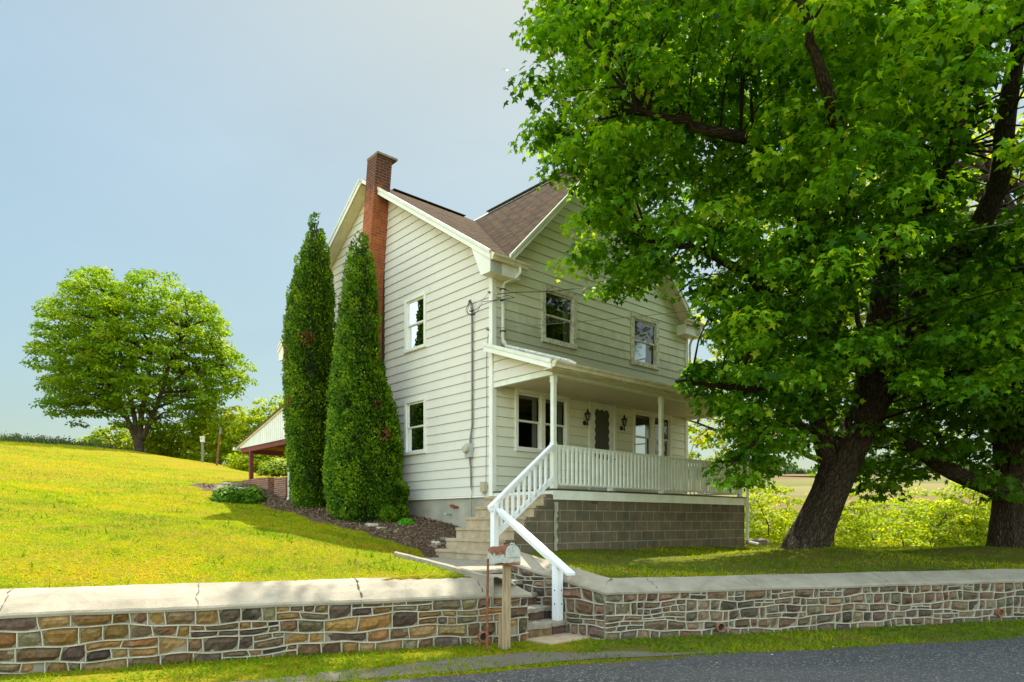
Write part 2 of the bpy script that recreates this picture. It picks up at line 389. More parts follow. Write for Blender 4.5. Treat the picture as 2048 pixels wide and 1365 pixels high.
def inpoly(px, py, poly):
    poly = np.array(poly, float); ins = np.zeros(len(px), bool); j = len(poly)-1
    for i in range(len(poly)):
        xi, yi = poly[i]; xj, yj = poly[j]
        c = ((yi > py) != (yj > py)) & (px < (xj-xi)*(py-yi)/(yj-yi+1e-9)+xi); ins ^= c; j = i
    return ins
def vnoise(P, f=1.0, seed=0):
    """cheap smooth pseudo noise in -1..1"""
    r = np.random.default_rng(seed); o = np.zeros(len(P))
    for i in range(6):
        k = r.normal(size=3)*f*(1+.5*i); o += np.sin(P @ k + r.uniform(0, 6.28))/(1+.35*i)
    return o/3.0
# ------------------------------------------------------------------ terrain
CP = np.array([
 (-20,3.0,-.4),(-12,4.7,-.72),(-8,6.2,-.74),(-5,7.3,-.74),(-2.5,8.25,-.75),(-.6,8.95,-.75),
 *[tuple(S(-.46,b_,-.755+.106*b_)) for b_ in (.7,1.3,1.9,2.5)],(-2.1,11.3,-.5),(-1.9,12.4,-.52),(-3,10,-.45),(-4.3,11.6,-.14),(-6.1,13.5,.05),(-9,12,.02),(-6.6,11.2,-.12),(-15,13,.55),
 (-15,20,1.2),(-22.5,30,3.0),(-31.5,42,4.78),(-39,54,4.3),(-10.9,20,1.0),(-16.4,30,2.55),(-23,42,4.28),(-27,52,3.6),
 (-8.7,20,.82),(-13,30,2.2),(-16.5,38,3.2),(-20,50,2.6),(-10.4,26,1.65),(-13.5,34,2.5),(-10.6,32,2.1),(-12,45,1.6),
 (-1.3,14.0,-.30),(-1.6,14.8,-.12),(-2.7,16.1,.12),(-4.5,18.3,.38),(-6.9,20.8,.6),(-3.4,14.3,-.18),(-5,15.6,.08),(-6.4,17.6,.35),(-7.5,22.5,1.0),(-8.2,24,1.35),(-6,26,1.5),
 (-1.5,13.0,-.55),(3,22,.3),(3,28,.1),(7,22,-.55),(-2,32,.9),
 (.8,12.2,-.57),(3,14.3,-.59),(5.7,17,-.63),(1.7,9.2,-.78),(4,9.85,-.78),(8,10.95,-.78),(12,12,-.8),(17,13.3,-.8),(10.2,14,-.6),(9,18,-.69),(8,21,-.74),(14,20,-.78),(22,20,-.85),
 (10,28,-3.0),(18,27,-3.0),(6,31,-2.2),(0,38,-.8),(26,36,-4.5),(12,45,-5.5),(30,60,-6.5),(0,60,-2),(45,30,-3),(60,15,-2),(40,5,-1.5),
 (40,100,-5),(52,150,4.7),(88,150,4.6),(92,262,18.2),(152,262,18.0),(210,262,20),(150,420,12),(20,160,1),(0,262,10),(-60,100,2),(-120,200,4),(-60,300,6),(-200,400,6),(300,300,16),(300,100,0),(-200,50,3),(-80,20,3),(0,700,10),(400,700,14),(-400,700,10)], float)
def _k(d2): return np.sqrt(d2+.6)
_n = len(CP); _d2 = ((CP[:,None,:2]-CP[None,:,:2])**2).sum(2)
_A = np.zeros((_n+1,_n+1)); _A[:_n,:_n] = _k(_d2) + np.eye(_n)*(-.03); _A[:_n,_n] = 1; _A[_n,:_n] = 1
_w = np.linalg.solve(_A, np.append(CP[:,2], 0))
BASE = -1.5
def sm(x, a, b): t = np.clip((x-a)/(b-a), 0, 1); return t*t*(3-2*t)
def wall_y(x):     # front face of the road walls
    return np.where(x < .2, 8.526+.371*x, np.where(x < 1.17, 8.62, 8.62+.27*(x-1.17)))
def height(x, y):
    x = np.asarray(x, float); y = np.asarray(y, float); sh = x.shape; x = x.ravel(); y = y.ravel(); o = np.empty(len(x))
    for i in range(0, len(x), 20000):
        d2 = (x[i:i+20000,None]-CP[None,:,0])**2 + (y[i:i+20000,None]-CP[None,:,1])**2
        o[i:i+20000] = _k(d2) @ _w[:_n] + _w[_n]
    o += .24*np.exp(-(((x-5.85)/1.5)**2+((y-12.8)/1.3)**2)) + .1*np.exp(-(((x-10.3)/1.3)**2+((y-13.9)/1.2)**2))
    o += .018*np.sin(x*1.9+y*.7)*np.sin(y*1.3-x*.4) * (y < 40)
    a = (x-A0[0])*XU[0]+(y-A0[1])*XU[1]; b = (x-A0[0])*LU[0]+(y-A0[1])*LU[1]
    # landing and stair pit
    inl = sm(a,-.25,0.0)*(1-sm(a,1.62,1.75))*sm(b,1.1,1.3)*(1-sm(b,4.25,4.5))
    notr = 1-((a > .95) & (b < 1.45)); inl = inl*notr
    o = o*(1-inl) + np.minimum(o, -.72)*inl
    pit = ((a > -.2) & (a < .95) & (b < 1.3)); o = np.where(pit, np.minimum(o, -1.62), o)
    # front of walls
    back = sm(y - wall_y(x), .28, .37); o = np.where((y-wall_y(x)) < .37, BASE*(1-back)+o*back, o)
    o = np.where(y < wall_y(x)+.12, BASE, o)
    return o.reshape(sh)
def m_lawn():
    t = NT('lawn_turf'); v = t.coord('Object')
    n1 = t.noise(v, .35, 6, .65, .4); n2 = t.noise(v, 2.2, 8, .75); n3 = t.noise(v, 26, 4, .7)
    g = t.ramp(n1, [(.30, (.15,.21,.004)), (.45, (.25,.265,.005)), (.56, (.35,.255,.012)), (.66, (.26,.255,.006)), (.78, (.17,.22,.004))])
    g = t.mix(t.ramp(n2, [(.42,(0,0,0)),(.72,(.8,.8,.8))]), g, (.31,.20,.025))
    g = t.mix(t.ramp(n3, [(.35,(.7,.7,.7)),(.6,(0,0,0))]), g, (.055,.09,.008))
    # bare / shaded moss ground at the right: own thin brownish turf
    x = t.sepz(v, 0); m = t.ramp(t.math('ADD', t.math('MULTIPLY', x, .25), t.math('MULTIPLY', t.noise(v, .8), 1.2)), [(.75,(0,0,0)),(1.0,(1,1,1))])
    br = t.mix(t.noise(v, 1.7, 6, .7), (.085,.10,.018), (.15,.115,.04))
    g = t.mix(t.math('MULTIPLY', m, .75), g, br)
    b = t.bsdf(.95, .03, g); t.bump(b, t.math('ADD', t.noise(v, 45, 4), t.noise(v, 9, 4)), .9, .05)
m_lawn()
def m_verge():
    t = NT('verge_gravel'); v = t.coord('Object')
    vo = t.n('ShaderNodeTexVoronoi'); vo.inputs['Scale'].default_value = 55; t.l(v, vo.inputs['Vector'])
    g = t.mix(vo.outputs['Color'], (.22,.205,.17), (.11,.105,.09)); g = t.mix(t.noise(v, 3, 6), g, (.13,.115,.07))
    b = t.bsdf(.9, .2, g); t.bump(b, vo.outputs['Distance'], .8, .02)
m_verge()
def m_asphalt():
    t = NT('asphalt'); v = t.coord('Object')
    vo = t.n('ShaderNodeTexVoronoi'); vo.inputs['Scale'].default_value = 70; t.l(v, vo.inputs['Vector'])
    sp = t.ramp(t.sepz(vo.outputs['Color'], 0), [(.0,(.04,.042,.045)),(.8,(.062,.065,.068)),(.9,(.16,.155,.14)),(1,(.36,.34,.3))])
    g = t.mix(t.ramp(t.noise(t.coord('Object', (.35,1.6,1)), 1.2, 5), [(.35,(0,0,0)),(.7,(.6,.6,.6))]), sp, (.10,.098,.092))
    b = t.bsdf(.85, .3, g); t.bump(b, t.math('ADD', vo.outputs['Distance'], t.noise(v, 90, 3)), .8, .012)
m_asphalt()
def m_field():
    t = NT('far_fields'); v = t.coord('Object'); y = t.sepz(v, 1); x = t.sepz(v, 0)
    s = t.math('ADD', t.math('ADD', y, t.math('MULTIPLY', x, .25)), t.math('MULTIPLY', t.noise(v, .012, 3), 60))
    c = t.ramp(t.math('DIVIDE', s, 400), [(.0,(.12,.17,.03)),(.44,(.13,.18,.03)),(.45,(.26,.18,.105)),(.53,(.25,.175,.10)),(.54,(.27,.26,.11)),(.62,(.34,.30,.14)),(.63,(.16,.22,.05)),(.70,(.30,.27,.12)),(.71,(.26,.17,.105)),(.8,(.24,.16,.10)),(.81,(.1,.15,.04))], 'LINEAR')
    c = t.mix(t.math('MULTIPLY', t.noise(v, .3, 5), .3), c, (.2,.15,.08))
    w = t.n('ShaderNodeTexWave', wave_type='BANDS', bands_direction='X'); w.inputs['Scale'].default_value = .22; w.inputs['Distortion'].default_value = 1.5; t.l(v, w.inputs['Vector'])
    c = t.mix(1.0, c, t.ramp(w.outputs['Fac'], [(0,(.50,.47,.38)),(1,(.64,.62,.5))]), 'MULTIPLY'); c = t.mix(t.ramp(t.noise(v, .06, 6, .7), [(.4,(0,0,0)),(.7,(.6,.6,.6))]), c, (.10,.10,.035))
    t.bsdf(.95, .1, c)
m_field()
def grid_mesh(name, xs, ys, mat, kind='structure', hf=height, dz=0):
    X, Y = np.meshgrid(xs, ys); Z = hf(X, Y)+dz; V = np.stack([X,Y,Z],2).reshape(-1,3); nx, ny = len(xs), len(ys)
    i, j = np.meshgrid(np.arange(nx-1), np.arange(ny-1)); a = (j*nx+i).ravel()
    FI = np.stack([a, a+1, a+nx+1, a+nx], 1).ravel()
    return np_mesh(name, V, FI, 4, mat, None, None, True, kind)
def steps(a, b, h): return list(np.arange(a, b, h))
xs = np.array(steps(-600,-120,40)+steps(-120,-30,6)+steps(-30,-9,.6)+steps(-9,13,.09)+steps(13,32,.6)+steps(32,130,6)+steps(130,640,30))
ys = np.array(steps(-60,3,6)+steps(3,14.5,.075)+steps(14.5,24,.25)+steps(24,70,1.0)+[70.])
grid_mesh('ground', xs, ys, 'lawn_turf')
xs2 = np.array(steps(-600,-120,40)+steps(-120,250,6)+steps(250,640,30)); ys2 = np.array([70.]+steps(74,300,5)+steps(300,760,30))
grid_mesh('field', xs2, ys2, 'far_fields')
# road: dark asphalt sheet with a slightly ragged edge, gently running uphill to the right
def road_edge(x): return np.interp(x, [-60,-4.0,-.92,2.09,6.53,40], [-16,4.7,6.5,7.55,8.72,17.6])
rx = np.array(steps(-60,-8,4)+steps(-8,14,.12)+steps(14,60,4)); V=[]; 
for x in rx:
    e = float(road_edge(x)) + .035*math.sin(x*3.1)+.02*math.sin(x*9.7+1)
    for k, d in enumerate((0,.05,1.2,3.0,5.4)): V.append((x, e-d, BASE+(.004 if k==0 else .022)+[0,0,.02,.04,.0][k]))
V = np.array(V); i, j = np.meshgrid(np.arange(4), np.arange(len(rx)-1)); a = (j*5+i).ravel()
np_mesh('road', V, np.stack([a+1, a+6, a+5, a],1).ravel(), 4, 'asphalt', None, None, True, 'structure')
# gravel shoulder between the two grass strips
def strip(name, xs_, f0, f1, mat, dz, kind='structure', n=5, hf=None):
    V=[]
    for x in xs_:
        a_, b_ = f0(x), f1(x)
        for k in range(n):
            y = a_+(b_-a_)*k/(n-1); V.append((x, y, (float(hf(np.array([x]), np.array([y]))[0]) if hf else BASE)+dz))
    V = np.array(V); i, j = np.meshgrid(np.arange(n-1), np.arange(len(xs_)-1)); q = (j*n+i).ravel()
    return np_mesh(name, V, np.stack([q, q+n, q+n+1, q+1],1).ravel(), 4, mat, None, None, True, kind)
gx = np.array(steps(-8,2.6,.1))
strip('gravel_shoulder', gx, lambda x: float(road_edge(x))+.22+.07*math.sin(x*2.3)+.12*max(0,(-x-1))*.3,
      lambda x: float(road_edge(x))+.22+(.62 if x<0 else max(.02,.62-.23*x))+.08*math.sin(x*1.7+1)+.05*math.sin(x*6), 'verge_gravel', .006)
# flat landing of worn concrete above the stone steps
mb = MB(); 
mb.box(S, .0, 1.62, 1.2, 4.3, -.74, -.68); mb.build('landing', 'old_step_concrete', None, kind='structure')
mb = MB(); mb.box(S, -.04, .95, -.42, .02, BASE-.05, BASE+.02); mb.build('pavement_slab', 'tan_concrete', None, kind='structure', bevel=.01)
# mulch bed along the side of the house
V=[]; ss = np.arange(-.1, 12.6, .12)
wid = lambda s: np.interp(s, [-.1,.6,2,3.5,6,8,9.5,11,12.6],[1.5,1.75,1.95,2.05,1.9,1.7,1.9,2.3,2.0])+.12*math.sin(s*2.1)+.07*math.sin(s*5.3)
for s_ in ss:
    w_ = float(wid(s_)) if s_ > .3 else float(wid(s_))
    for k in range(13):
        p = H(-w_*k/12+.05, s_, 0); V.append((p[0], p[1]))
V = np.array(V); Z = height(V[:,0], V[:,1]) + .03 + .02*rng.random(len(V)); Z[np.arange(len(V))%13==12] -= .05
V = np.column_stack([V, Z]); i, j = np.meshgrid(np.arange(12), np.arange(len(ss)-1)); q = (j*13+i).ravel()
np_mesh('mulch_bed', V, np.stack([q, q+1, q+14, q+13],1).ravel(), 4, 'mulch', None, None, False, 'structure')
def in_bed(x, y):
    t = (x-CX)*XU[0]+(y-CY)*XU[1]; s_ = (x-CX)*LU[0]+(y-CY)*LU[1]
    w_ = np.interp(s_, [-.1,.6,2,3.5,6,8,9.5,11,12.6],[1.5,1.75,1.95,2.05,1.9,1.7,1.9,2.3,2.0])+.12*np.sin(s_*2.1)+.07*np.sin(s_*5.3)
    return (t > -w_+.06) & (s_ > -.15) & (s_ < 12.7)
# mulch chips
def scatter_chips(n):
    s_ = rng.uniform(0, 12.4, n); t = -rng.random(n)*1.9; P = np.column_stack([CX+t*XU[0]+s_*LU[0], CY+t*XU[1]+s_*LU[1]])
    ok = in_bed(P[:,0], P[:,1]); P = P[ok]; Z = height(P[:,0], P[:,1])+.06
    P = np.column_stack([P, Z]); n = len(P); N = norm(rng.normal(size=(n,3))*.5+np.array([0,0,1])); T = rng.normal(size=(n,3))
    return leaves('mulch_chips', P, N, T, rng.uniform(.02,.055,n), 'kite', 'mulch_chip', rng.random(n), kind='stuff')
mat_leaf('mulch_chip', [(.09,.06,.035),(.19,.13,.075),(.30,.215,.13)], 0.0)
scatter_chips(24000)
# ------------------------------------------------------------------ grass blades
mat_leaf('grass_blades', [(.09,.18,.002),(.19,.30,.002),(.33,.40,.003),(.45,.41,.006),(.52,.36,.03)], .45, (1.1,1.15,.4), .5)
mat_leaf('verge_grass', [(.06,.15,.003),(.12,.22,.004),(.21,.29,.005),(.34,.32,.02)], .45, (1.1,1.15,.4), .5)
def grass(name, x0, x1, y0, y1, n, cond, size, mat='grass_blades', bias=0.0):
    x = rng.uniform(x0, x1, n); y = y0 + (y1-y0)*rng.random(n)**1.5
    ok = cond(x, y) & ~in_bed(x, y); x = x[ok]; y = y[ok]; z = height(x, y)
    P = np.column_stack([x, y, z-.004]); thinp = rng.random(n if False else len(P)) < np.clip(.95+1.1*vnoise(P, 1.7, 51)+.5*vnoise(P, 6, 52), .12, 1); P = P[thinp]; n = len(P)
    T = norm(rng.normal(size=(n,3))*.85 + np.array([0,-.25,.75])); T[:,2] = np.abs(T[:,2])*.8+.1; N = rng.normal(size=(n,3)); N[:,2] = np.abs(N[:,2])+.8
    cl = vnoise(P, .9, 5)*.6 + vnoise(P, 2.6, 7)*.45 + vnoise(P, 7, 6)*.35
    nearw = np.exp(-np.maximum(0, P[:,1]-wall_y(P[:,0])-.4)/1.1)*.16*(vnoise(P, 1.5, 9)+.6)*(mat == 'grass_blades')
    var = np.clip(.40 + .60*cl + .13*rng.normal(size=n) + bias + nearw, 0, 1)
    return leaves(name, P, N, T, size*rng.uniform(.6, 1.3, n)*(1+.25*cl), 'blade', mat, var, kind='stuff')
def ab(x, y): return (x-A0[0])*XU[0]+(y-A0[1])*XU[1], (x-A0[0])*LU[0]+(y-A0[1])*LU[1]
def left_ok(x, y):
    a, b = ab(x, y); t = (x-CX)*XU[0]+(y-CY)*XU[1]; s_ = (x-CX)*LU[0]+(y-CY)*LU[1]
    return (y > wall_y(x)+.47) & ((a < -.3) | (b > 2.5)) & ~((a > -.15) & (a < 1.75) & (b > .5) & (b < 4.4)) & ~((t > -1.5) & (s_ < .3)) & (x > -.85*y-1) & ~((t > -.1) & (s_ > -.2)) & (x < .3)
def right_ok(x, y):
    a, b = ab(x, y); t = (x-CX)*XU[0]+(y-CY)*XU[1]; s_ = (x-CX)*LU[0]+(y-CY)*LU[1]
    return (y > wall_y(x)+.37) & (a > 1.1) & (x < .85*y+1) & ~((s_ > -1.72) & (t > -1.7) & (t < 7.0))
g1 = grass('lawn_grass', -14, .2, 6.0, 19, 330000, left_ok, .045); g5 = grass('lawn_weeds', -14, 9, 6, 18, 60000, lambda x, y: (left_ok(x, y) | right_ok(x, y)) & (vnoise(np.column_stack([x,y,x*0]), 6.5, 61)+vnoise(np.column_stack([x,y,x*0]), 2.1, 62) > .62), .10, bias=-.35)

g4 = grass('far_lawn_grass', -42, -5, 16, 47, 170000, lambda x, y: left_ok(x, y) & (rng.random(len(x)) < np.clip((y-15)/5, 0, 1)), .085, bias=.02)
g2 = grass('lawn_grass', .2, 16, 9, 21, 150000, right_ok, .045, bias=-.12)
def verge_ok(x, y):
    e = road_edge(x); a, b = ab(x, y)
    slab = (a > -.1) & (a < 1.0) & (b > -.5)
    d = y - e; wy = wall_y(x)-y; gr = np.where(x < 2.4, (d > .25+.08*np.sin(x*2.3)) & (d < .78-.2*np.clip(x,0,3)+.1*np.sin(x*1.7+1)), False)
    keep = rng.random(len(x)) < np.where(gr, np.clip(.42+.7*vnoise(np.column_stack([x,y,x*0]), 3.5, 17), .05, .8), 1)
    return (d > -.03+.05*np.sin(x*7)) & (wy > .02) & keep & ~slab & (x > -.85*y-1) & (x < .85*y+1)
g3 = grass('verge_grass', -7, 9.5, 4.5, 11, 190000, verge_ok, .06, 'verge_grass')
for g_, l_ in ((g5,'darker taller weed tufts scattered through the lawn'),(g1,'mown yellow green lawn grass on the slope left of the house'),(g2,'thin shaded lawn grass right of the steps under the maple'),(g4,'sunlit grass higher up the hillside toward the skyline'),(g3,'green grass verge between the stone walls and the asphalt road')):
    tag(g_, l_, 'grass')

# fallen petals and bits on the road
n = 140; x = rng.uniform(-1, 8, n); y = road_edge(x) - rng.random(n)**1.3*2.6; P = np.column_stack([x, y, np.full(n, BASE+.045)])
mat_leaf('litter', [(.20,.17,.10),(.38,.33,.20),(.5,.46,.33)], .1)
o = leaves('road_litter', P, rng.normal(size=(n,3))*.3+np.array([0,0,1]), rng.normal(size=(n,3)), rng.uniform(.010,.034,n), 'kite', 'litter', rng.random(n), kind='stuff'); tag(o, 'small dry petals and bits scattered on the asphalt', 'litter')
# ------------------------------------------------------------------ stone walls
def stone_wall(root, P0, P1, ztop, zbot, palette, seed, cw, rows=3.4, thick=.3, pipes=(), cap=True, ztop1=None, zout=.15, capname='coping', side=1, wing_=False, maxlen=.5, minlen=.16, endcap=(0,0), capback=.34):
    """P0->P1 is the foot of the face seen from outside, face normal to the right of P0->P1; stones, ribbon mortar and coping"""
    r = random.Random(seed); P0 = Vector((*P0, 0)); P1 = Vector((*P1, 0)); D = P1-P0; Ln = D.length; d = D.normalized(); nrm = Vector((d.y, -d.x, 0))*side
    zt1 = ztop if ztop1 is None else ztop1
    hgt = lambda u: (ztop+(zt1-ztop)*u/Ln)
    def pt(u, z, o): p = P0 + d*u + nrm*o; return (p.x, p.y, z)
    bed = MB(); nb = max(2, int(Ln/.25)); 
    for i in range(nb):
        u0 = Ln*i/nb; u1 = Ln*(i+1)/nb
        bed.face([pt(u0,zbot,0),pt(u1,zbot,0),pt(u1,hgt(u1)+.03,0),pt(u0,hgt(u0)+.03,0)])
    k0 = 1.5*thick if wing_ else 0
    bed.face([pt(0,zbot,0),pt(0,hgt(0)+.03,0),pt(k0,hgt(0)+.03,-thick),pt(k0,zbot,-thick)][::-1])
    bed.face([pt(Ln,zbot,0),pt(Ln,hgt(Ln)+.03,0),pt(Ln,hgt(Ln)+.03,-thick),pt(Ln,zbot,-thick)])
    bed.face([pt(k0,zbot,-thick),pt(Ln,zbot,-thick),pt(Ln,hgt(Ln)+.03,-thick),pt(k0,hgt(0)+.03,-thick)])
    bed.build('mortar_bed', 'bed_mortar', root)
    st = MB(); st.cols = []; rb = MB()
    zm = max(ztop, zt1); H_ = zm - zbot; ncs = max(2, round(H_/cw)); ch = H_/ncs
    ph = [(r.uniform(0,6), r.uniform(0,6), r.uniform(.5,1)) for _ in range(ncs+1)]
    def wv(k, u):
        if k <= 0: return zbot-.02
        z = zbot + k*ch + .028*ph[k][2]*math.sin(u*1.5+ph[k][0]) + .014*math.sin(u*4.3+ph[k][1]) + .008*math.sin(u*11+ph[k][0]*3)
        return min(z, hgt(u)-.001) if k < ncs else hgt(u)
    def stone(u0, u1, zb, zt, sk0, sk1):
        w = u1-u0
        if w < .03: return
        g = .009; base = r.choice(palette); f = r.uniform(.7, 1.35); c = [min(1, q*f*r.uniform(.93,1.07)) for q in base]+[1]
        nx = max(3, int(w/.045)); nz = max(3, int((zt((u0+u1)/2)-zb((u0+u1)/2))/.045))
        dep = r.uniform(.014, .05); tl = r.uniform(-.02,.02); tz = r.uniform(-.02,.02); sd_ = r.uniform(0,50)
        b0 = len(st.v)
        for j in range(nz+1):
            for i in range(nx+1):
                fu = i/nx; fz = j/nz
                uu = u0+g+(w-2*g)*fu + (sk0*(1-fu)+sk1*fu)*(fz-.5)
                a_ = zb(uu)+g; b_ = zt(uu)-g
                if b_ < a_+.01: b_ = a_+.01
                zz = a_+(b_-a_)*fz
                ed = min(fu*w, (1-fu)*w, fz*(b_-a_), (1-fz)*(b_-a_))
                o = dep*min(1, (ed/.022))**.6 + (.012*math.sin(uu*31+sd_)+.010*math.sin(zz*43+sd_*2+uu*9)+ .006*math.sin(uu*83+zz*71))*min(1, ed/.03) + (tl*(fu-.5)+tz*(fz-.5))*min(1, ed/.02)
                if ed <= 1e-6: o = -.002
                st.v.append(pt(uu, zz, max(o, -.002))); st.cols.append(c)
        for j in range(nz):
            for i in range(nx):
                a = b0+j*(nx+1)+i; st.f.append((a,a+1,a+nx+2,a+nx+1)); st.mi.append(0)
    def ribbon(pts, w=.006):
        # raised bead on the face, pts=(u,z)
        for k in range(len(pts)-1):
            (u0,z0),(u1,z1) = pts[k], pts[k+1]; du, dz = u1-u0, z1-z0; l = math.hypot(du,dz)
            if l < 1e-4: continue
            px, pz = -dz/l*w, du/l*w; o = .026
            A = pt(u0+px,z0+pz,.0); B = pt(u1+px,z1+pz,.0); C_ = pt(u1-px,z1-pz,.0); D_ = pt(u0-px,z0-pz,.0)
            A2 = pt(u0+px*.7,z0+pz*.7,o); B2 = pt(u1+px*.7,z1+pz*.7,o); C2 = pt(u1-px*.7,z1-pz*.7,o); D2 = pt(u0-px*.7,z0-pz*.7,o)
            rb.face([A2,B2,C2,D2]); rb.face([A,B,B2,A2]); rb.face([C_,D_,D2,C2])
    for k in range(ncs):
        u = 0.0
        while u < Ln-.02:
            seg = r.uniform(minlen*1.6, maxlen*2.2); u1 = min(Ln, u+seg)
            if Ln-u1 < minlen: u1 = Ln
            split = r.random() < (.27 if ch > .15 else .15)
            lo = lambda q, k=k: wv(k, q); hi = lambda q, k=k: wv(k+1, q)
            if split:
                fr = r.uniform(.38,.62); s1 = r.uniform(-.1,.1); mid = lambda q, lo=lo, hi=hi, fr=fr, u=u, s1=s1: lo(q)+(hi(q)-lo(q))*(fr+s1*(q-u)+.06*math.sin(q*7))
                bands = [(lo, mid), (mid, hi)]
                if k < ncs: ribbon([(u+(u1-u)*i/8, mid(u+(u1-u)*i/8)) for i in range(9)])
            else: bands = [(lo, hi)]
            for bi, (zb, zt) in enumerate(bands):
                v = u; sk = 0
                while v < u1-.01:
                    w = r.uniform(minlen, maxlen)*(1 if not split else .8); v1 = min(u1, v+w)
                    if u1-v1 < minlen*.7: v1 = u1
                    sk1 = r.uniform(-.03,.03) if v1 < u1 else 0
                    stone(v, v1, zb, zt, sk, sk1)
                    if v1 < Ln-.01: ribbon([(v1-sk1*.5, zb(v1)), (v1+r.uniform(-.006,.006), (zb(v1)+zt(v1))/2), (v1+sk1*.5, zt(v1))])
                    v = v1; sk = sk1
            u = u1
        if 0 < k:
            n = int(Ln/.07); ribbon([(Ln*i/n, wv(k, Ln*i/n)) for i in range(n+1)], .0068)
    st.build('stone_facing', 'field_stone', root, smooth=False)
    rb.build('ribbon_pointing', 'ribbon_mortar', root)
    for pu, pz in pipes:
        pb = MB(); c = Vector(pt(pu, pz, 0)); e = Vector(pt(pu, pz-.01, .075)); c = Vector(pt(pu,pz,-.12))
        n = 18; ax = (e-c).normalized(); x = d; y = Vector((0,0,1))
        for (ra, q) in ((.062, None),):
            ring = []
            for (rr, pp) in ((.064,c),(.064,e),(.049,e),(.049,c)):
                ring.append([pp + x*rr*math.cos(2*math.pi*i/n) + y*rr*math.sin(2*math.pi*i/n) for i in range(n)])
            for a in range(3):
                for i in range(n): pb.face([ring[a][i], ring[a][(i+1)%n], ring[a+1][(i+1)%n], ring[a+1][i]])
        pb.build('drain_pipe', 'terracotta', root, smooth=False)
        pb2 = MB(); cc = Vector(pt(pu,pz,.03)); pb2.face([cc + x*.05*math.cos(2*math.pi*i/n) + y*.05*math.sin(2*math.pi*i/n) for i in range(n)]); pb2.build('pipe_mouth', 'interior_dark', root)
    if cap:
        cb = MB(); prof = [(.03,-.015),(.034,.012),(.02,.035),(-.08*capback/.34,zout*.52),(-.2*capback/.34,zout*.84),(-capback+.03,zout+.015),(-capback,zout),(-capback,-.12)]
        n = max(2, int(Ln/.12)); L = []
        for i in range(n+1):
            u = -endcap[0] + (Ln+endcap[0]+endcap[1])*i/n; uc = u
            # mitre: shift with depth
            row = []
            for (o, dz) in prof:
                uu = u
                if i == 0: uu = u + (-o)*MIT0
                if i == n: uu = u - (-o)*MIT1
                row.append(pt(uu, hgt(min(max(uc,0),Ln))+dz+.003*math.sin(u*3.1+o*20)+.002*math.sin(u*13), o+.003*math.sin(u*7+dz*30)))
            L.append(row)
        for i in range(n):
            for k in range(len(prof)-1): cb.face([L[i][k], L[i+1][k], L[i+1][k+1], L[i][k+1]])
            cb.face([L[i][-1], L[i+1][-1], L[i+1][0], L[i][0]])
        cb.face(L[0][::-1]); cb.face(L[n])
        cb.build(capname, 'coping_concrete', root)
    return pt, hgt
PAL_L = [(.20,.11,.035),(.28,.16,.05),(.14,.08,.04),(.17,.14,.075),(.075,.055,.04),(.15,.11,.06),(.26,.17,.07),(.22,.11,.04),(.13,.085,.04),(.10,.07,.05)]
PAL_R = [(.145,.09,.055),(.17,.12,.075),(.12,.08,.055),(.16,.135,.085),(.20,.14,.085),(.09,.07,.05),(.15,.10,.06),(.17,.10,.06),(.13,.115,.075)]
MIT0 = MIT1 = 0
lw = thing('stone_retaining_wall', 'retaining wall of ochre brown stones with sunlit concrete coping left of the mailbox', 'wall', (-2.4, 7.6, BASE))
MIT0 = 0; MIT1 = 1.466
stone_wall(lw, (-8.6, float(wall_y(-8.6))), (.2, 8.6), -.935, BASE-.05, PAL_L, 3, .165, pipes=((8.78, -1.40),), maxlen=.42, minlen=.15, zout=.225, capback=.46)
MIT1 = 0; MIT0 = 1.467
# left wing along the steps (faces the steps)
def wing(root, a, b0, b1, z0, z1, pal, seed, side, zo, cs, cb=.30):
    p0 = S(a, b0, 0)[:2]; p1 = S(a, b1, 0)[:2]
    stone_wall(root, p0, p1, z0, BASE-.15, pal, seed, .14, ztop1=z1, zout=zo, side=side, maxlen=.36, minlen=.14, capname='coping', thick=.10, wing_=True, capback=cb)
wing(lw, 0.0, .0, 2.4, -.935, -.68, PAL_L, 5, 1, .225, 0, .46)
def crack(root, pts, w=.006):
    mb = MB()
    for k in range(len(pts)-1):
        a, b = Vector(pts[k]), Vector(pts[k+1]); s_ = Vector((w,0,0)) * (1+.6*math.sin(k*2.3))
        mb.face([a-s_, a+s_, b+s_, b-s_])
    mb.build('crack', 'interior_dark', root)
def capcrack(root, x0, seed, w=.006, cbk=.46, zo_=.225, zt_=-.935):
    r = random.Random(seed); pts=[]
    for k in range(9):
        f = k/8; xx = x0+r.uniform(-.015,.015)-.36*f*cbk; y_ = float(wall_y(xx))-.036+f*cbk*1.05; dpt = max(-.034, (y_-float(wall_y(xx)))*.945)
        dz = np.interp(dpt, [-.034,-.02,.08*cbk/.34,.2*cbk/.34,cbk-.03,cbk],[.012,.035,zo_*.52,zo_*.84,zo_+.015,zo_])
        pts.append((xx, y_, zt_+float(dz)+.006))
    crack(root, pts, w)
capcrack(lw, -1.73, 1, .010); capcrack(lw, -3.35, 2, .003); capcrack(lw, -.33, 4, .004); capcrack(lw, -5.0, 5, .003)
rw = thing('stone_retaining_wall', 'retaining wall of small reddish brown stones right of the stone steps, under the maple', 'wall', (5, 9.6, BASE))
MIT0 = .617; MIT1 = 0
stone_wall(rw, (1.17, 8.62), (12.5, float(wall_y(12.5))), -.915, BASE-.05, PAL_R, 12, .122, pipes=((1.62, -1.385),(6.35,-1.36)), maxlen=.34, minlen=.1)
MIT0 = .617
wing(rw, .74, -.631, 1.25, -.915, -.60, PAL_R, 8, -1, .13, 0)
capcrack(rw, 1.9, 7, .003, .34, .15, -.915); capcrack(rw, 3.3, 8, .003, .34, .15, -.915); capcrack(rw, 5.4, 9, .004, .34, .15, -.915)
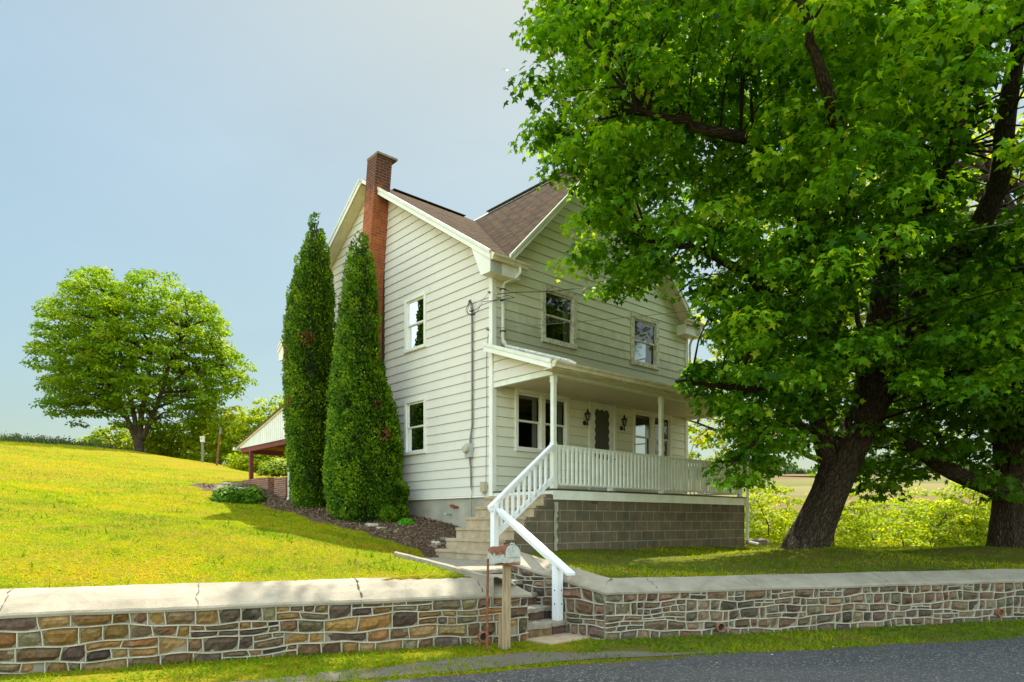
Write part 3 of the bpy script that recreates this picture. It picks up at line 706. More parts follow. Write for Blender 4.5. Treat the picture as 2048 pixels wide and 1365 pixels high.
# ------------------------------------------------------------------ stone steps between the wings
stp = thing('stone_steps', 'five rough stone and concrete steps rising from the road between the walls', 'steps', S(.39, .5, BASE))
zs = [-1.32, -1.155, -.995, -.835, -.685]; r = random.Random(4)
for k, zt in enumerate(zs):
    b0 = .02+.29*k; zb = BASE-.05 if k == 0 else zs[k-1]
    mb = MB(); mb.cols=[]
    x0 = -.03 if k else -.03; x1 = .80 if k else .82
    # riser of two or three stones
    n = 3; u = x0+.01; mb2 = MB(); mb2.cols = []
    mb2.box(S, x0, x1, b0+.02, b0+.4, zb-.05, zt-.05); mb2.cols = [(.2,.17,.12,1)]*len(mb2.v)
    while u < x1-.03:
        w = r.uniform(.18,.34); u1 = min(x1, u+w); c = (*[q*r.uniform(.6,1.1) for q in r.choice(PAL_R)],1); i0 = len(mb2.v)
        mb2.box(S, u+.008, u1-.008, b0+r.uniform(-.002,.01), b0+.1, zb+.006, zt-.062); mb2.cols += [c]*(len(mb2.v)-i0); u = u1
    mb2.build('riser', 'field_stone', stp)
    tr = MB(); N = 14
    top=[];fr=[];bo=[];bk=[]
    for i in range(N+1):
        a = x0+(x1-x0)*i/N; jj = .012*math.sin(i*1.7+k)+r.uniform(-.007,.007)
        fr.append(S(a, b0-.025+jj, zt-.006+r.uniform(-.004,.004))); bo.append(S(a, b0-.02+jj*1.1, zt-.058+r.uniform(-.008,.008))); top.append(S(a, b0+.03+jj, zt+r.uniform(-.002,.002))); bk.append(S(a, b0+.36, zt))
    for i in range(N):
        tr.face([bo[i],bo[i+1],fr[i+1],fr[i]]); tr.face([fr[i],fr[i+1],top[i+1],top[i]]); tr.face([top[i],top[i+1],bk[i+1],bk[i]])
        b_, c_ = Vector(bo[i]), Vector(bo[i+1]); q = Vector((LU[0],LU[1],0))*.3; tr.face([b_+q, c_+q, c_, b_])
    tr.face([bo[0], fr[0], top[0], bk[0], tuple(Vector(bo[0])+q)]); tr.face([bo[N], fr[N], top[N], bk[N], tuple(Vector(bo[N])+q)][::-1])
    tr.build('tread', 'old_step_concrete', stp)
# ------------------------------------------------------------------ concrete house steps
hs = thing('concrete_steps', 'six tan concrete steps with block side rising to the end of the porch', 'steps', H(-.8, -.85, -.7), HROT)
zk = [-.52, -.32, -.12, .08, .285, .49]
for k in range(6):
    t0 = -1.40+.24*k; mb = MB()
    b = .018*(1 if k%2 else -.6)
    mb.box(H, t0+.022, (-.004 if k == 5 else t0+.30), -1.69-.002*k, .02, (zk[k-1]-.01 if k else -.78), zk[k]-.048)
    mb.box(H, t0, (-.004 if k == 5 else t0+.30), -1.705-.002*k, .02, zk[k]-.05, zk[k])
    mb.build('step', 'tan_concrete', hs, bevel=.012)
mb = MB()      # block infill below the steps, seen from the road
for k in range(6):
    t0 = -1.40+.24*k+.24
    mb.box(H, t0-.24+.012, -.002, -1.722, -1.66, -.8 if k == 0 else zk[k-1]-.004, zk[k]-.004, None, True)
mb.build('side_wall', 'cinder_block', hs)
# ------------------------------------------------------------------ the house
house = thing('farmhouse', 'two storey white sided farmhouse with crossing shingle roofs and a railed front porch', 'house', H(3.3, 4.7, .5), HROT)
WT, WS = 6.78, 9.5; EX = .2007; ZB = .525; ZE = 5.13; RS, RZ = 4.74, 8.59; PT, PZ = 3.39, 8.66
SL = (RZ-5.28)/(4.74+.31); SF = 1.045
mat_noise('seam', (.50,.47,.36), (.6,.57,.46), 6, .7, 0); JR = random.Random(5)
def roofz_side(s): return RZ - SL*abs(s-RS)
def roofz_front(t): return PZ - SF*abs(t-PT)
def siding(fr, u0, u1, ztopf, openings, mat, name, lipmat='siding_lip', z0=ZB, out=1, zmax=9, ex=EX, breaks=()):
    """fr(u,o,z): o metres out of the wall plane. ztopf(u) the roof line."""
    mb = MB(); k = 0
    us = np.array([u0, u1])
    def interval(z):
        # where ztopf(u) >= z
        g = np.linspace(u0, u1, 400); ok = [x for x in g if ztopf(x) >= z-1e-6]
        return (min(ok), max(ok)) if ok else None
    while z0 + k*ex < zmax:
        za = z0+k*ex; zb = za+ex; cuts = [za]+sorted({z for o in openings for z in (o[2], o[3]) if za+.002 < z < zb-.002})+[zb]
        for a, b in zip(cuts[:-1], cuts[1:]):
            ia = interval(a); ib = interval(b)
            if ia is None: continue
            if ib is None:
                m_ = sum(ia)/2; ib = (m_, m_)
            zm = (a+b)/2; ops = sorted([(o[0], o[1]) for o in openings if o[2] < zm < o[3]])
            segs = []; cur = None
            edges = [ia[0]]+[e for o in ops for e in o]+[ia[1]]
            for i in range(0, len(edges), 2):
                if edges[i+1]-edges[i] > .004: segs.append((edges[i], edges[i+1], i == 0, i == len(edges)-2))
            oa = .016*(1-(a-za)/ex)+.002; ob = .016*(1-(b-za)/ex)+.002
            for (p, q, first, last) in segs:
                pb = ib[0] if first else p; qb = ib[1] if last else q
                if qb < pb: qb = pb = (pb+qb)/2
                mb.face([fr(p,oa,a), fr(q,oa,a), fr(qb,ob,b), fr(pb,ob,b)], mat)
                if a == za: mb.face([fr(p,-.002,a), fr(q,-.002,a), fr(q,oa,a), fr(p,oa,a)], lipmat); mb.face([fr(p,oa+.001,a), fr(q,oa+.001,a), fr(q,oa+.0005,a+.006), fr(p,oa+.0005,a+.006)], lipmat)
        # butt joints between boards
        ia = interval(za)
        if ia and ia[1]-ia[0] > 1.2:
            u = ia[0]+JR.uniform(.4,3.2)
            while u < ia[1]-.3:
                if not any(o[0]-.08 < u < o[1]+.08 and o[2] < zb+.05 and o[3] > za-.05 for o in openings):
                    mb.face([fr(u,.0195,za+.004), fr(u+.006,.0195,za+.004), fr(u+.006,.0045,zb-.004), fr(u,.0045,zb-.004)], 'seam')
                u += JR.uniform(2.6,3.8)
        k += 1
    return mb
fS = lambda u, o, z: H(-o, u, z)            # side (gable) wall facing the lawn
fF = lambda u, o, z: H(u, -o, z)            # front wall facing the porch
fR = lambda u, o, z: H(WT+o, u, z)
fB = lambda u, o, z: H(u, WS+o, z)
W_SIDE = [(2.31,3.19,3.96,5.22), (2.31,3.19,1.55,2.84)]
W_FRONT = [(1.364,2.457,3.86,5.11), (4.42,5.53,3.85,5.11)]
W_PORCH = [(.597,2.203,1.464,2.76), (4.49,6.09,1.46,2.75)]
DOOR = (2.87,3.84,.60,2.85)
zs_f = lambda s: roofz_side(s)-.03
zf_f = lambda t: roofz_front(t)-.03
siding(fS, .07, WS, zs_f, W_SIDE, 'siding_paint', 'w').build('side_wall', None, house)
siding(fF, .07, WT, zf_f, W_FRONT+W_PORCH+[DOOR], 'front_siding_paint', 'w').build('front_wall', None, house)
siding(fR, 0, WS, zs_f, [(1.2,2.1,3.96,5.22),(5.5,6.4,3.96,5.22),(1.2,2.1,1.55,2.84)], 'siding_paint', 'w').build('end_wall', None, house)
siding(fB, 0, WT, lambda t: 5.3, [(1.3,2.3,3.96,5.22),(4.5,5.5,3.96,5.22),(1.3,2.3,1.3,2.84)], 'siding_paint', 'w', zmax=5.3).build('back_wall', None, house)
mb = MB(); mb.box(H, .1, WT-.1, .1, WS-.1, 3.02, 3.22); mb.build('upper_floor', 'interior_wall', house)
mb = MB(); mb.box(H, .1, WT-.1, .1, WS-.1, .45, .58); mb.build('lower_floor', 'interior_wall', house)
mb = MB(); mb.box(H, .1, WT-.1, .1, WS-.1, 5.4, 5.5); mb.build('attic_floor', 'interior_wall', house)
mb = MB(); mb.box(H, 3.25, 3.4, .2, WS-.2, .58, 3.0); mb.box(H, 3.25, 3.4, .2, WS-.2, 3.24, 5.38); mb.box(H, .2, 3.2, 4.4, 4.5, .58, 3.0); mb.box(H, .2, 3.2, 4.4, 4.5, 3.24, 5.38); mb.build('partition', 'interior_dark', house)
# foundation
mb = MB(); mb.box(H, -.004+.02, WT, .02, WS, -1.2, ZB); mb.build('foundation', 'concrete_foundation', house)
mb = MB(); mb.box(H, -.03, .0-.003, .07, WS, ZB-.035, ZB-.002); mb.build('starter_strip', 'white_trim', house)
# corner boards
for nm, (t0,t1,s0,s1) in {'a':(-.035,.075,-.035,.075), 'b':(-.03,.07,WS-.07,WS+.035), 'c':(WT-.07,WT+.035,-.035,.07)}.items():
    mb = MB(); mb.box(H, t0, t1, s0, s1, ZB-.02, 5.1); mb.build('corner_board', 'white_trim', house)
# roof slabs -----------------------------------------------------------------
OV = .30; TH = .09
def slab(poly, uvf, name='roof'):
    """poly in (t,s,z) upper surface"""
    return poly
rf = MB()
def roof_face(pts, uv, th=TH, mat='roof_shingles'):
    P = [Vector(H(*p)) for p in pts]; n = (P[1]-P[0]).cross(P[2]-P[0]).normalized()
    if n.z < 0: P = P[::-1]; uv = uv[::-1]; n = -n
    rf.face(P, mat, uv); Q = [p-n*th for p in P]; rf.face(Q[::-1], 'cream_soffit')
    k = len(P)
    for i in range(k): rf.face([P[(i+1)%k], P[i], Q[i], Q[(i+1)%k]], 'white_trim')
T0, T1 = -OV, WT+OV; S0, S1 = -.31, 9.79; ef = 5.28
csl = math.hypot(1, SL)
tv0 = PT-(PZ-5.28)/SF; tv1 = PT+(PZ-5.28)/SF       # valley feet on the front eave
# front slope of the main roof (left piece, right piece), rear slope
roof_face([(T0,S0,ef),(tv0,S0,ef),(PT,RS,RZ),(T0,RS,RZ)], [(T0,S0*csl),(tv0,S0*csl),(PT,RS*csl),(T0,RS*csl)])
roof_face([(tv1,S0,ef),(T1,S0,ef),(T1,RS,RZ),(PT,RS,RZ)], [(tv1,S0*csl),(T1,S0*csl),(T1,RS*csl),(PT,RS*csl)])
roof_face([(T0,RS,RZ),(T1,RS,RZ),(T1,S1,roofz_side(S1)),(T0,S1,roofz_side(S1))], [(T0,0),(T1,0),(T1,-6),(T0,-6)])
# front gable slopes
FSs = -.33; csf = math.hypot(1, SF)
roof_face([(tv0,S0,5.285),(tv0-.0,FSs,5.285),(PT,FSs,PZ),(PT,RS+.1,PZ)], [(S0,tv0*csf),(FSs,tv0*csf),(FSs,PT*csf),(RS+.1,PT*csf)])
roof_face([(tv1,FSs,5.285),(tv1,S0,5.285),(PT,RS+.1,PZ),(PT,FSs,PZ)], [(FSs,-tv1*csf),(S0,-tv1*csf),(RS+.1,-PT*csf),(FSs,-PT*csf)])
rf.build('roof', None, house)
# ridge caps
rc = MB()
def ridge(p0, p1):
    a, b = Vector(H(*p0)), Vector(H(*p1)); rc.beam(a+Vector((0,0,.008)), b+Vector((0,0,.008)), .18, .018, 'dark_edge')
ridge((T0+.9,RS,RZ), (PT-.45,RS,RZ)); ridge((PT,FSs,PZ), (PT,RS-.55,PZ)); ridge((PT+.5,RS,RZ),(T1,RS,RZ))
rc.build('ridge_cap', None, house)
# rake boards (fascia) along the gable edges
def rake(p0, p1, w=.155, th=.03, name='rake_board', off=(0,0)):
    mb = MB(); a, b = Vector(H(*p0)), Vector(H(*p1)); o = Vector((0,0,-w)); 
    nrm_ = Vector((off[0]*XU[0]+off[1]*LU[0], off[0]*XU[1]+off[1]*LU[1], 0))*th
    mb.prism([a+Vector((0,0,.0)), b+Vector((0,0,.0)), b+o, a+o], nrm_, 'white_trim')
    e = Vector((0,0,.028)); mb.prism([a+e, b+e, b-e*1.4, a-e*1.4], nrm_*1.7, 'downspout_paint'); return mb.build(name, None, house)
rake((T0,S0,ef), (T0,RS-.64,RZ-SL*.64), off=(-1,0)); rake((T0,RS+.05,RZ-SL*.05), (T0,S1,roofz_side(S1)), off=(-1,0))
rake((tv0,FSs,5.285), (PT,FSs,PZ), off=(0,-1)); rake((PT,FSs,PZ), (tv1,FSs,5.285), off=(0,-1)); rake((T1,S0,ef),(T1,RS,RZ), off=(1,0)); rake((T1,RS,RZ),(T1,S1,roofz_side(S1)), off=(1,0))
# boxed soffits under the rakes
for (fr_, a, b) in ((lambda o, q: H(-q, o, 0), 0, 0),):
    pass
sf = MB()
for (p0, p1) in (((S0,ef),(RS,RZ)), ((S1,roofz_side(S1)),(RS,RZ))):
    for (ta, tb) in ((-OV+.0,-.02),(WT+.02,WT+OV)):
        pts = [H(ta,p0[0],p0[1]-.17), H(ta,p1[0],p1[1]-.17), H(tb,p1[0],p1[1]-.17), H(tb,p0[0],p0[1]-.17)]; sf.face(pts, 'cream_soffit')
for tt in (tv0, tv1):
    sf.face([H(tt,FSs,5.285-.17), H(PT,FSs,PZ-.17), H(PT,-.02,PZ-.17), H(tt,-.02,5.285-.17)], 'cream_soffit')
sf.build('rake_soffit', None, house)
# eave boxes at the feet of the gables
for (t0_, t1_, s0_, s1_) in ((-OV-.003,tv0+.32,S0+.02,.0),(tv1-.3,WT+OV,S0+.02,.0),(-OV-.003,WT+OV,WS+.02,S1-.02)):
    mb = MB(); zt_ = 5.19; hb = .297
    mb.box(H, t0_+.01, t1_, s0_, s1_, zt_-hb, zt_-.045, 'white_trim')
    mb.build('eave_box', None, house)
for (sa, sb) in ((S0+.02,.38),(WS-.35,S1-.02)):       # cheeks of the boxed return on the gable side
    mb = MB(); 
    zz = roofz_side(sb if sb < 1 else sa)-.16
    if sa < 0: poly = [H(-OV-.004,S0+.02,4.89), H(-OV-.004,0.0,4.89), H(-OV-.004,.30,roofz_side(.30)-.16), H(-OV-.004,S0+.02,roofz_side(S0+.02)-.1)]
    else: poly = [H(-OV-.004,S1-.02,4.89), H(-OV-.004,WS,4.89), H(-OV-.004,WS-.3,roofz_side(WS-.3)-.16), H(-OV-.004,S1-.02,roofz_side(S1-.02)-.1)]
    mb.prism(poly, Vector(H(.298,0,0))-Vector(H(0,0,0)), 'white_trim'); mb.build('eave_return', None, house)
# gutters: half open K profile
def gutter(p0, p1, outdir, name='gutter', w=.12, h=.115, mat='gutter_paint'):
    a, b = Vector(H(*p0)), Vector(H(*p1)); o = Vector((outdir[0]*XU[0]+outdir[1]*LU[0], outdir[0]*XU[1]+outdir[1]*LU[1], 0)); z = Vector((0,0,1))
    pr = [o*0+z*0, o*0-z*h, o*w*.62-z*h, o*w*.72-z*h*.55, o*w-z*h*.3, o*w, o*(w-.012), o*(w-.012)-z*h*.25, o*w*.6-z*h*.6, o*.012-z*h*.9, o*.012]
    mb = MB(); A = [a+q for q in pr]; B = [b+q for q in pr]; n = len(pr)
    for i in range(n): mb.face([A[i], A[(i+1)%n], B[(i+1)%n], B[i]])
    e = [o*0, o*0-z*h, o*w*.62-z*h, o*w*.72-z*h*.55, o*w-z*h*.3, o*w]
    for q in (a, b): mb.face([q+x for x in e])
    return mb.build(name, mat, house)
gutter((T0,S0+.02,5.235), (.66,S0+.02,5.235), (0,-1)); gutter((tv1-.35,S0+.02,5.235),(T1,S0+.02,5.235),(0,-1)); gutter((T0,S1-.02,5.2),(T1,S1-.02,5.2),(0,1))
# ------------------------------------------------------------------ chimney (leaning)
ch = MB(); cz = [(-.3,0,.0), (3.0,0,.0), (5.6,.06,.0), (7.6,-.24,.0), (8.85,-.39,0)]
def csec(z):
    ds = float(np.interp(z, [-.3,4.0,5.8,8.85],[0,0,-.07,-.42])); dt = float(np.interp(z, [-.3,6,8.85],[0,.0,.05]))
    return [( -.46+dt, 4.22+ds), (-.03+dt, 4.22+ds), (-.03+dt, 4.66+ds), (-.46+dt, 4.66+ds)]
zl = list(np.arange(-.3, 8.8, .35))+[8.80]
for a, b in zip(zl[:-1], zl[1:]):
    A, B = csec(a), csec(b)
    for i in range(4):
        j = (i+1)%4; u0 = (0,.43,.87,1.3,1.73)[i]; u1 = (0,.43,.87,1.3,1.73)[i+1]
        ch.face([H(*A[i],a), H(*A[j],a), H(*B[j],b), H(*B[i],b)], 'chimney_brick', [(u0,a),(u1,a),(u1,b),(u0,b)])
T_ = csec(8.80); ch.face([H(*p,8.80) for p in T_], 'dark_edge', [(0,0)]*4)
chim = ch.build('chimney', None, house)
mb = MB(); c0 = csec(8.8); mb.box(H, c0[0][0]+.0, c0[1][0]+.13, c0[0][1]-.04, c0[2][1]+.03, 8.80, 8.85); mb.build('chimney_cap', 'slate_stone', chim, bevel=.008)
mb = MB()
A = [csec(z) for z in zl]
mb.box(H, -.024, -.002, 4.11, 4.215, .6, 7.1, 'dark_edge'); mb.build('flashing', None, chim)
# ------------------------------------------------------------------ windows
def window(fr, u0, u1, z0, z1, trim='white_trim', tw=.075, name='window', pair=False, curtain=0, sashm='white_trim', sill=True, dep=.05, look=None, clip=(.0,)):
    fm = MB()
    B = lambda a0,a1,o0,o1,c0,c1,m=trim: fm.box(lambda a,b,c: fr(a,b,c), a0,a1,o0,o1,c0,c1,m)
    o1 = .045
    B(u0,u1,-.06,o1,z1-tw,z1); B(u0,u1,-.06,o1+.012,z0,z0+tw*.9)
    B(u0,u0+tw,-.06,o1-.003,z0+tw*.9,z1-tw); B(u1-tw,u1,-.06,o1-.003,z0+tw*.9,z1-tw)
    lights = [(u0+tw, u1-tw)]
    if pair:
        m = (u0+u1)/2; B(m-.055,m+.055,-.06,o1-.004,z0+tw*.9,z1-tw); lights = [(u0+tw,m-.055),(m+.055,u1-tw)]
    w = fm.build(name, None, house, bevel=.004)
    if look: w['label'] = look
    for li, (a, b) in enumerate(lights):
        c0, c1 = z0+tw*.9, z1-tw; cm = (c0+c1)/2+.0; sw = .042
        for (za, zb, od) in ((cm-.018, c1, .0), (c0, cm+.018, -.028)):
            sm_ = MB(); X = lambda a0,a1,e0,e1: sm_.box(lambda q,o,c: fr(q,o,c), a0,a1,od-.024,od,e0,e1,sashm)
            X(a+.002,b-.002,zb-sw,zb-.001); X(a+.002,b-.002,za+.001,za+sw*.85); X(a+.002,a+sw,za+sw*.85,zb-sw); X(b-sw,b-.002,za+sw*.85,zb-sw)
            sm_.build('sash', None, w)
            g = MB(); g.face([fr(a+sw,od-.013,za+sw*.8), fr(b-sw,od-.013,za+sw*.8), fr(b-sw,od-.013,zb-sw), fr(a+sw,od-.013,zb-sw)]); g.build('pane', 'window_glass', w)
        if curtain:
            cu = MB(); wcu = (b-a)*curtain; n = 12
            for i in range(n):
                x0 = b-wcu+wcu*i/n-.02; x1 = b-wcu+wcu*(i+1)/n-.02
                cu.face([fr(x0,-.10-.014*(i%2),c0-.03), fr(x1,-.10-.014*((i+1)%2),c0-.03), fr(x1,-.10-.014*((i+1)%2),c1+.03), fr(x0,-.10-.014*(i%2),c1+.03)])
            cu.build('curtain', 'curtain_cloth', w)
            # roller blind head
            cu = MB(); cu.face([fr(a-.02,-.075,c1-.10), fr(b+.02,-.075,c1-.10), fr(b+.02,-.075,c1+.02), fr(a-.02,-.075,c1+.02)]); cu.build('blind', 'curtain_cloth', w)
    return w
for o in W_SIDE: window(fS, *o, curtain=.22)
for i, o in enumerate(W_FRONT): window(fF, *o, trim='weathered_white', sashm='weathered_white', tw=.11, curtain=(.2 if i == 0 else 0), look='window with peeling weathered paint on its frame')
for o in W_PORCH: window(fF, *o, pair=True, trim='white_trim', curtain=.2 if o[0] < 2 else .12)
for o in ((1.2,2.1,3.96,5.22),(5.5,6.4,3.96,5.22),(1.2,2.1,1.55,2.84)): window(fR, *o)
for o in ((1.3,2.3,3.96,5.22),(4.5,5.5,3.96,5.22),(1.3,2.3,1.3,2.84)): window(fB, *o)
# ------------------------------------------------------------------ door
fr_ = MB(); u0,u1,z0,z1 = DOOR
for q in ((u0,u1,z1-.09,z1),(u0,u0+.075,z0,z1-.09),(u1-.075,u1,z0,z1-.09)): fr_.box(lambda a,b,c: fF(a,b,c), q[0],q[1],-.06,.04,q[2],q[3])
door = fr_.build('door', 'white_trim', house, bevel=.004)
a0,a1,b0,b1 = u0+.078,u1-.078,z0+.01,z1-.095
# scalloped opening outline
def scallop(x0,x1,y0,y1,nx,ny,r):
    pts=[]
    def run(p,q,n,ox,oy):
        for i in range(n):
            for k in range(7):
                f=(i+k/7)/n; bl = abs(math.sin(math.pi*k/7))*r
                pts.append((p[0]+(q[0]-p[0])*f+ox*bl, p[1]+(q[1]-p[1])*f+oy*bl))
    run((x0,y0),(x1,y0),nx,0,-1); run((x1,y0),(x1,y1),ny,1,0); run((x1,y1),(x0,y1),nx,0,1); run((x0,y1),(x0,y0),ny,-1,0); return pts
sc = scallop(a0+.17,a1-.17,b0+.86,b1-.17,3,6,.035)
lf = MB(); ocx, ocz = (a0+a1)/2, (sum(p[1] for p in sc)/len(sc))
outer=[]
for (x,y) in sc:   # project to rectangle a0..a1, b0+.62..b1
    dx, dz = x-ocx, y-ocz; k = 9
    if abs(dx)>1e-6: k=min(k, ((a1-ocx) if dx>0 else (a0-ocx))/dx)
    if abs(dz)>1e-6: k=min(k, ((b1-ocz) if dz>0 else (b0+.55-ocz))/dz)
    outer.append((ocx+dx*k, ocz+dz*k))
n=len(sc)
for i in range(n):
    j=(i+1)%n; lf.face([fF(*(outer[i][0],.015,outer[i][1])), fF(outer[j][0],.015,outer[j][1]), fF(sc[j][0],.015,sc[j][1]), fF(sc[i][0],.015,sc[i][1])]); lf.face([fF(sc[i][0],.015,sc[i][1]), fF(sc[j][0],.015,sc[j][1]), fF(sc[j][0],-.01,sc[j][1]), fF(sc[i][0],-.01,sc[i][1])])
for (cx_, cz_) in ((a0,b0+.55),(a1,b0+.55),(a0,b1),(a1,b1)):   # corner fills
    near = sorted(outer, key=lambda p: math.hypot(p[0]-cx_,p[1]-cz_))
    e1 = [p for p in outer if abs(p[0]-cx_)<1e-6]; e2=[p for p in outer if abs(p[1]-cz_)<1e-6]
    if e1 and e2:
        p=min(e1,key=lambda p: abs(p[1]-cz_)); q=min(e2,key=lambda p: abs(p[0]-cx_)); lf.face([fF(p[0],.015,p[1]), fF(cx_,.015,cz_), fF(q[0],.015,q[1])])
lf.face([fF(a0,.015,b0), fF(a1,.015,b0), fF(a1,.015,b0+.55), fF(a0,.015,b0+.55)])
lf.box(lambda a,b,c: fF(a,b,c), a0+.14,a1-.14,.016,.026,b0+.2,b0+.7)
lf.build('door_leaf', 'porch_white_paint', door)
g = MB(); g.face([fF(a0+.1,-.005,b0+.78), fF(a1-.1,-.005,b0+.78), fF(a1-.1,-.005,b1-.1), fF(a0+.1,-.005,b1-.1)]); g.build('screen', 'door_screen', door)
hh = MB(); hh.box(lambda a,b,c: fF(a,b,c), a1-.085,a1-.035,.016,.035,b0+.78,b0+.98); hh.tube([fF(a1-.06,.03,b0+.86),fF(a1-.06,.08,b0+.86),fF(a1-.0,.085,b0+.85)], .014, 8); hh.tube([fF(a1-.06,.03,b0+.81),fF(a1-.06,.07,b0+.79)], .022, 8)
hh.build('door_handle', 'black_metal', door)
# ------------------------------------------------------------------ porch lamps
for u in (2.72, 4.03):
    lm = MB(); c = lambda du,o,z: fF(u+du,o,z)
    lm.tube([c(0,.022,2.24),c(0,.04,2.24)], .055, 14); lm.tube([c(0,.03,2.24),c(0,.09,2.20),c(0,.125,2.26),c(0,.125,2.30)], .009, 6)
    lm.tube([c(0,.125,2.155),c(0,.125,2.19),c(0,.125,2.22),c(0,.125,2.29)], [.004,.018,.008,.02], 8)
    lm.tube([c(0,.125,2.29),c(0,.125,2.305)], .05, 6)
    for k in range(6):
        an=math.pi*2*k/6; lm.tube([c(.04*math.cos(an),.125+.04*math.sin(an),2.30),c(.066*math.cos(an),.125+.066*math.sin(an),2.43)], .006, 5)
    lm.tube([c(0,.125,2.425),c(0,.125,2.44),c(0,.125,2.47),c(0,.125,2.50),c(0,.125,2.515),c(0,.125,2.56)], [.085,.08,.045,.018,.022,.004], 6)
    w = lm.build('wall_lamp', 'black_metal', house)
    gl = MB(); gl.tube([c(0,.125,2.305),c(0,.125,2.425)], [.036,.06], 6, cap=False); gl.build('lamp_glass', 'window_glass', w)
# ------------------------------------------------------------------ porch
PD = -1.70; ZD = .60
mb = MB(); mb.box(H, -.02, 6.85, PD-.03, -.004, ZD-.028, ZD, 'dark_edge'); mb.build('porch_floor', None, house)
mb = MB(); mb.box(H, .0, 6.81, PD-.022, PD+.02, .40, ZD-.03); mb.box(H, -.0, .03, PD+.02, -.04, .50, ZD-.03); mb.box(H, -.018, -.001, PD+.02, -.04, .505, .53); mb.build('porch_fascia', 'porch_white_paint', house, bevel=.003)
mb = MB(); mb.box(H, .03, 6.78, PD, PD+.2, -1.2, .398, None, True); mb.box(H, .03, .23, PD+.2, -.03, -1.2, .398, None, True); mb.box(H, 6.58, 6.78, PD+.2, -.03, -1.2, .398, None, True)
pw = mb.build('porch_block_wall', 'cinder_block', house)
for u in (1.07, 5.35):
    mb = MB()
    for k in range(3): mb.box(H, u+k*.065, u+.04+k*.065, PD-.004, PD+.05, .335, .397)
    mb.build('vent', 'interior_dark', pw)
mb = MB(); rr = random.Random(2)   # rough mortar patch down the corner of the block wall
zz = list(np.arange(-.7,.40,.05)); L_=[(.04+rr.uniform(-.015,.015), .13+rr.uniform(-.03,.025)) for _ in zz]
for i in range(len(zz)-1):
    mb.face([H(L_[i][0],PD-.009,zz[i]),H(L_[i][1],PD-.006,zz[i]),H(L_[i+1][1],PD-.006,zz[i+1]),H(L_[i+1][0],PD-.009,zz[i+1])])
mb.build('mortar_patch', 'patch_mortar', pw)
# posts
for t_ in (.09, 3.40, 6.66):
    mb = MB(); a = .048; s_ = PD+.06
    mb.box(H, t_-a, t_+a, s_-a, s_+a, ZD, ZD+.86); mb.box(H, t_-a, t_+a, s_-a, s_+a, 2.56, 2.69)
    n = .040; mb.box(H, t_-n, t_+n, s_-n, s_+n, ZD+.86, 2.56)
    mb.build('porch_post', 'porch_white_paint', house, bevel=.006)
mb = MB(); mb.box(H, .0, 6.78, PD-.005, PD+.12, 2.69, 2.86, 'porch_white_paint'); mb.box(H, .0, .1, PD+.12, -.03, 2.69, 2.80, 'porch_white_paint'); mb.box(H, 6.68, 6.78, PD+.12, -.03, 2.69, 2.80, 'porch_white_paint')
mb.build('porch_beam', None, house, bevel=.004)
mb = MB(); mb.face([H(.1,PD+.12,2.76),H(6.7,PD+.12,2.76),H(6.7,-.03,2.76),H(.1,-.03,2.76)]); mb.build('porch_ceiling', 'beadboard', house)
# porch roof
zr = lambda s: 3.54 + .352*s
rf = MB(); P0, P1, PE = -.24, 7.02, -1.93
roof_face([(P0,PE,zr(PE)),(P1,PE,zr(PE)),(P1,-.03,zr(-.03)),(P0,-.03,zr(-.03))], [(0,0),(7.2,0),(7.2,2),(0,2)], .05)
rf.build('porch_roof', None, house)
for (t_, d) in ((P0,-1),(P1,1)):
    rake((t_,PE+.0,zr(PE)+.0), (t_,-.03,zr(-.03)), w=.14, th=.025, name='porch_rake_board', off=(d,0))
mb = MB(); mb.face([H(P0,PE,zr(PE)-.13),H(-.02,PE,zr(PE)-.13),H(-.02,0,zr(0)-.13),H(P0,0,zr(0)-.13)], 'cream_soffit'); mb.box(H, P0, P1, PE+.001, PD-.005, 2.73, 2.75, 'gutter_paint'); mb.box(H, P0, P1, PE-.012, PE+.012, 2.73, zr(PE)-.01, 'gutter_paint'); mb.build('porch_soffit', None, house)
gutter((P0-.01,PE-.014,zr(PE)+.0), (P1+.02,PE-.014,zr(PE)+.0), (0,-1), w=.11, h=.11)
# gable infill triangles of siding at the porch ends
for (fr2, nm) in ((lambda u,o,z: H(-o-.0,u,z),0), (lambda u,o,z: H(6.78+o,u,z),1)):
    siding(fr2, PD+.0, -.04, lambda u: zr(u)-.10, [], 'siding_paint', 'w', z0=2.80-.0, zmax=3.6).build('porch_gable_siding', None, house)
# porch railing
def railing(t0, t1, name='porch_railing'):
    s_ = PD+.06; rl = MB(); rl.box(H, t0, t1, s_-.045, s_+.045, 1.385, 1.415); rl.box(H, t0, t1, s_-.02, s_+.02, 1.33, 1.385); rl.box(H, t0, t1, s_-.022, s_+.022, .665, .715)
    for u in ((t0+t1)/2-.05,): rl.box(H, u-.05, u+.05, s_-.03, s_+.03, ZD, .665)
    R_ = rl.build(name, 'porch_white_paint', house, bevel=.004)
    n = int(round((t1-t0)/.118))
    for k in range(n):
        u = t0+(k+.5)*(t1-t0)/n; b = MB(); b.box(H, u-.021, u+.021, s_-.055, s_-.018, .68, 1.384); b.build('baluster', 'porch_white_paint', R_)
railing(.14, 3.35); railing(3.45, 6.61)
# far end railing returning to the house
s_ = 6.68; rl = MB(); rl.box(H, s_-.045, s_+.045, PD+.1, -.05, 1.385, 1.415); rl.box(H, s_-.022, s_+.022, PD+.1, -.05, .665, .715); R_ = rl.build('porch_railing', 'porch_white_paint', house)
for k in range(13):
    u = PD+.17+k*.12; b = MB(); b.box(H, s_-.021, s_+.021, u-.02, u+.02, .7, 1.386); b.build('baluster', 'porch_white_paint', R_)
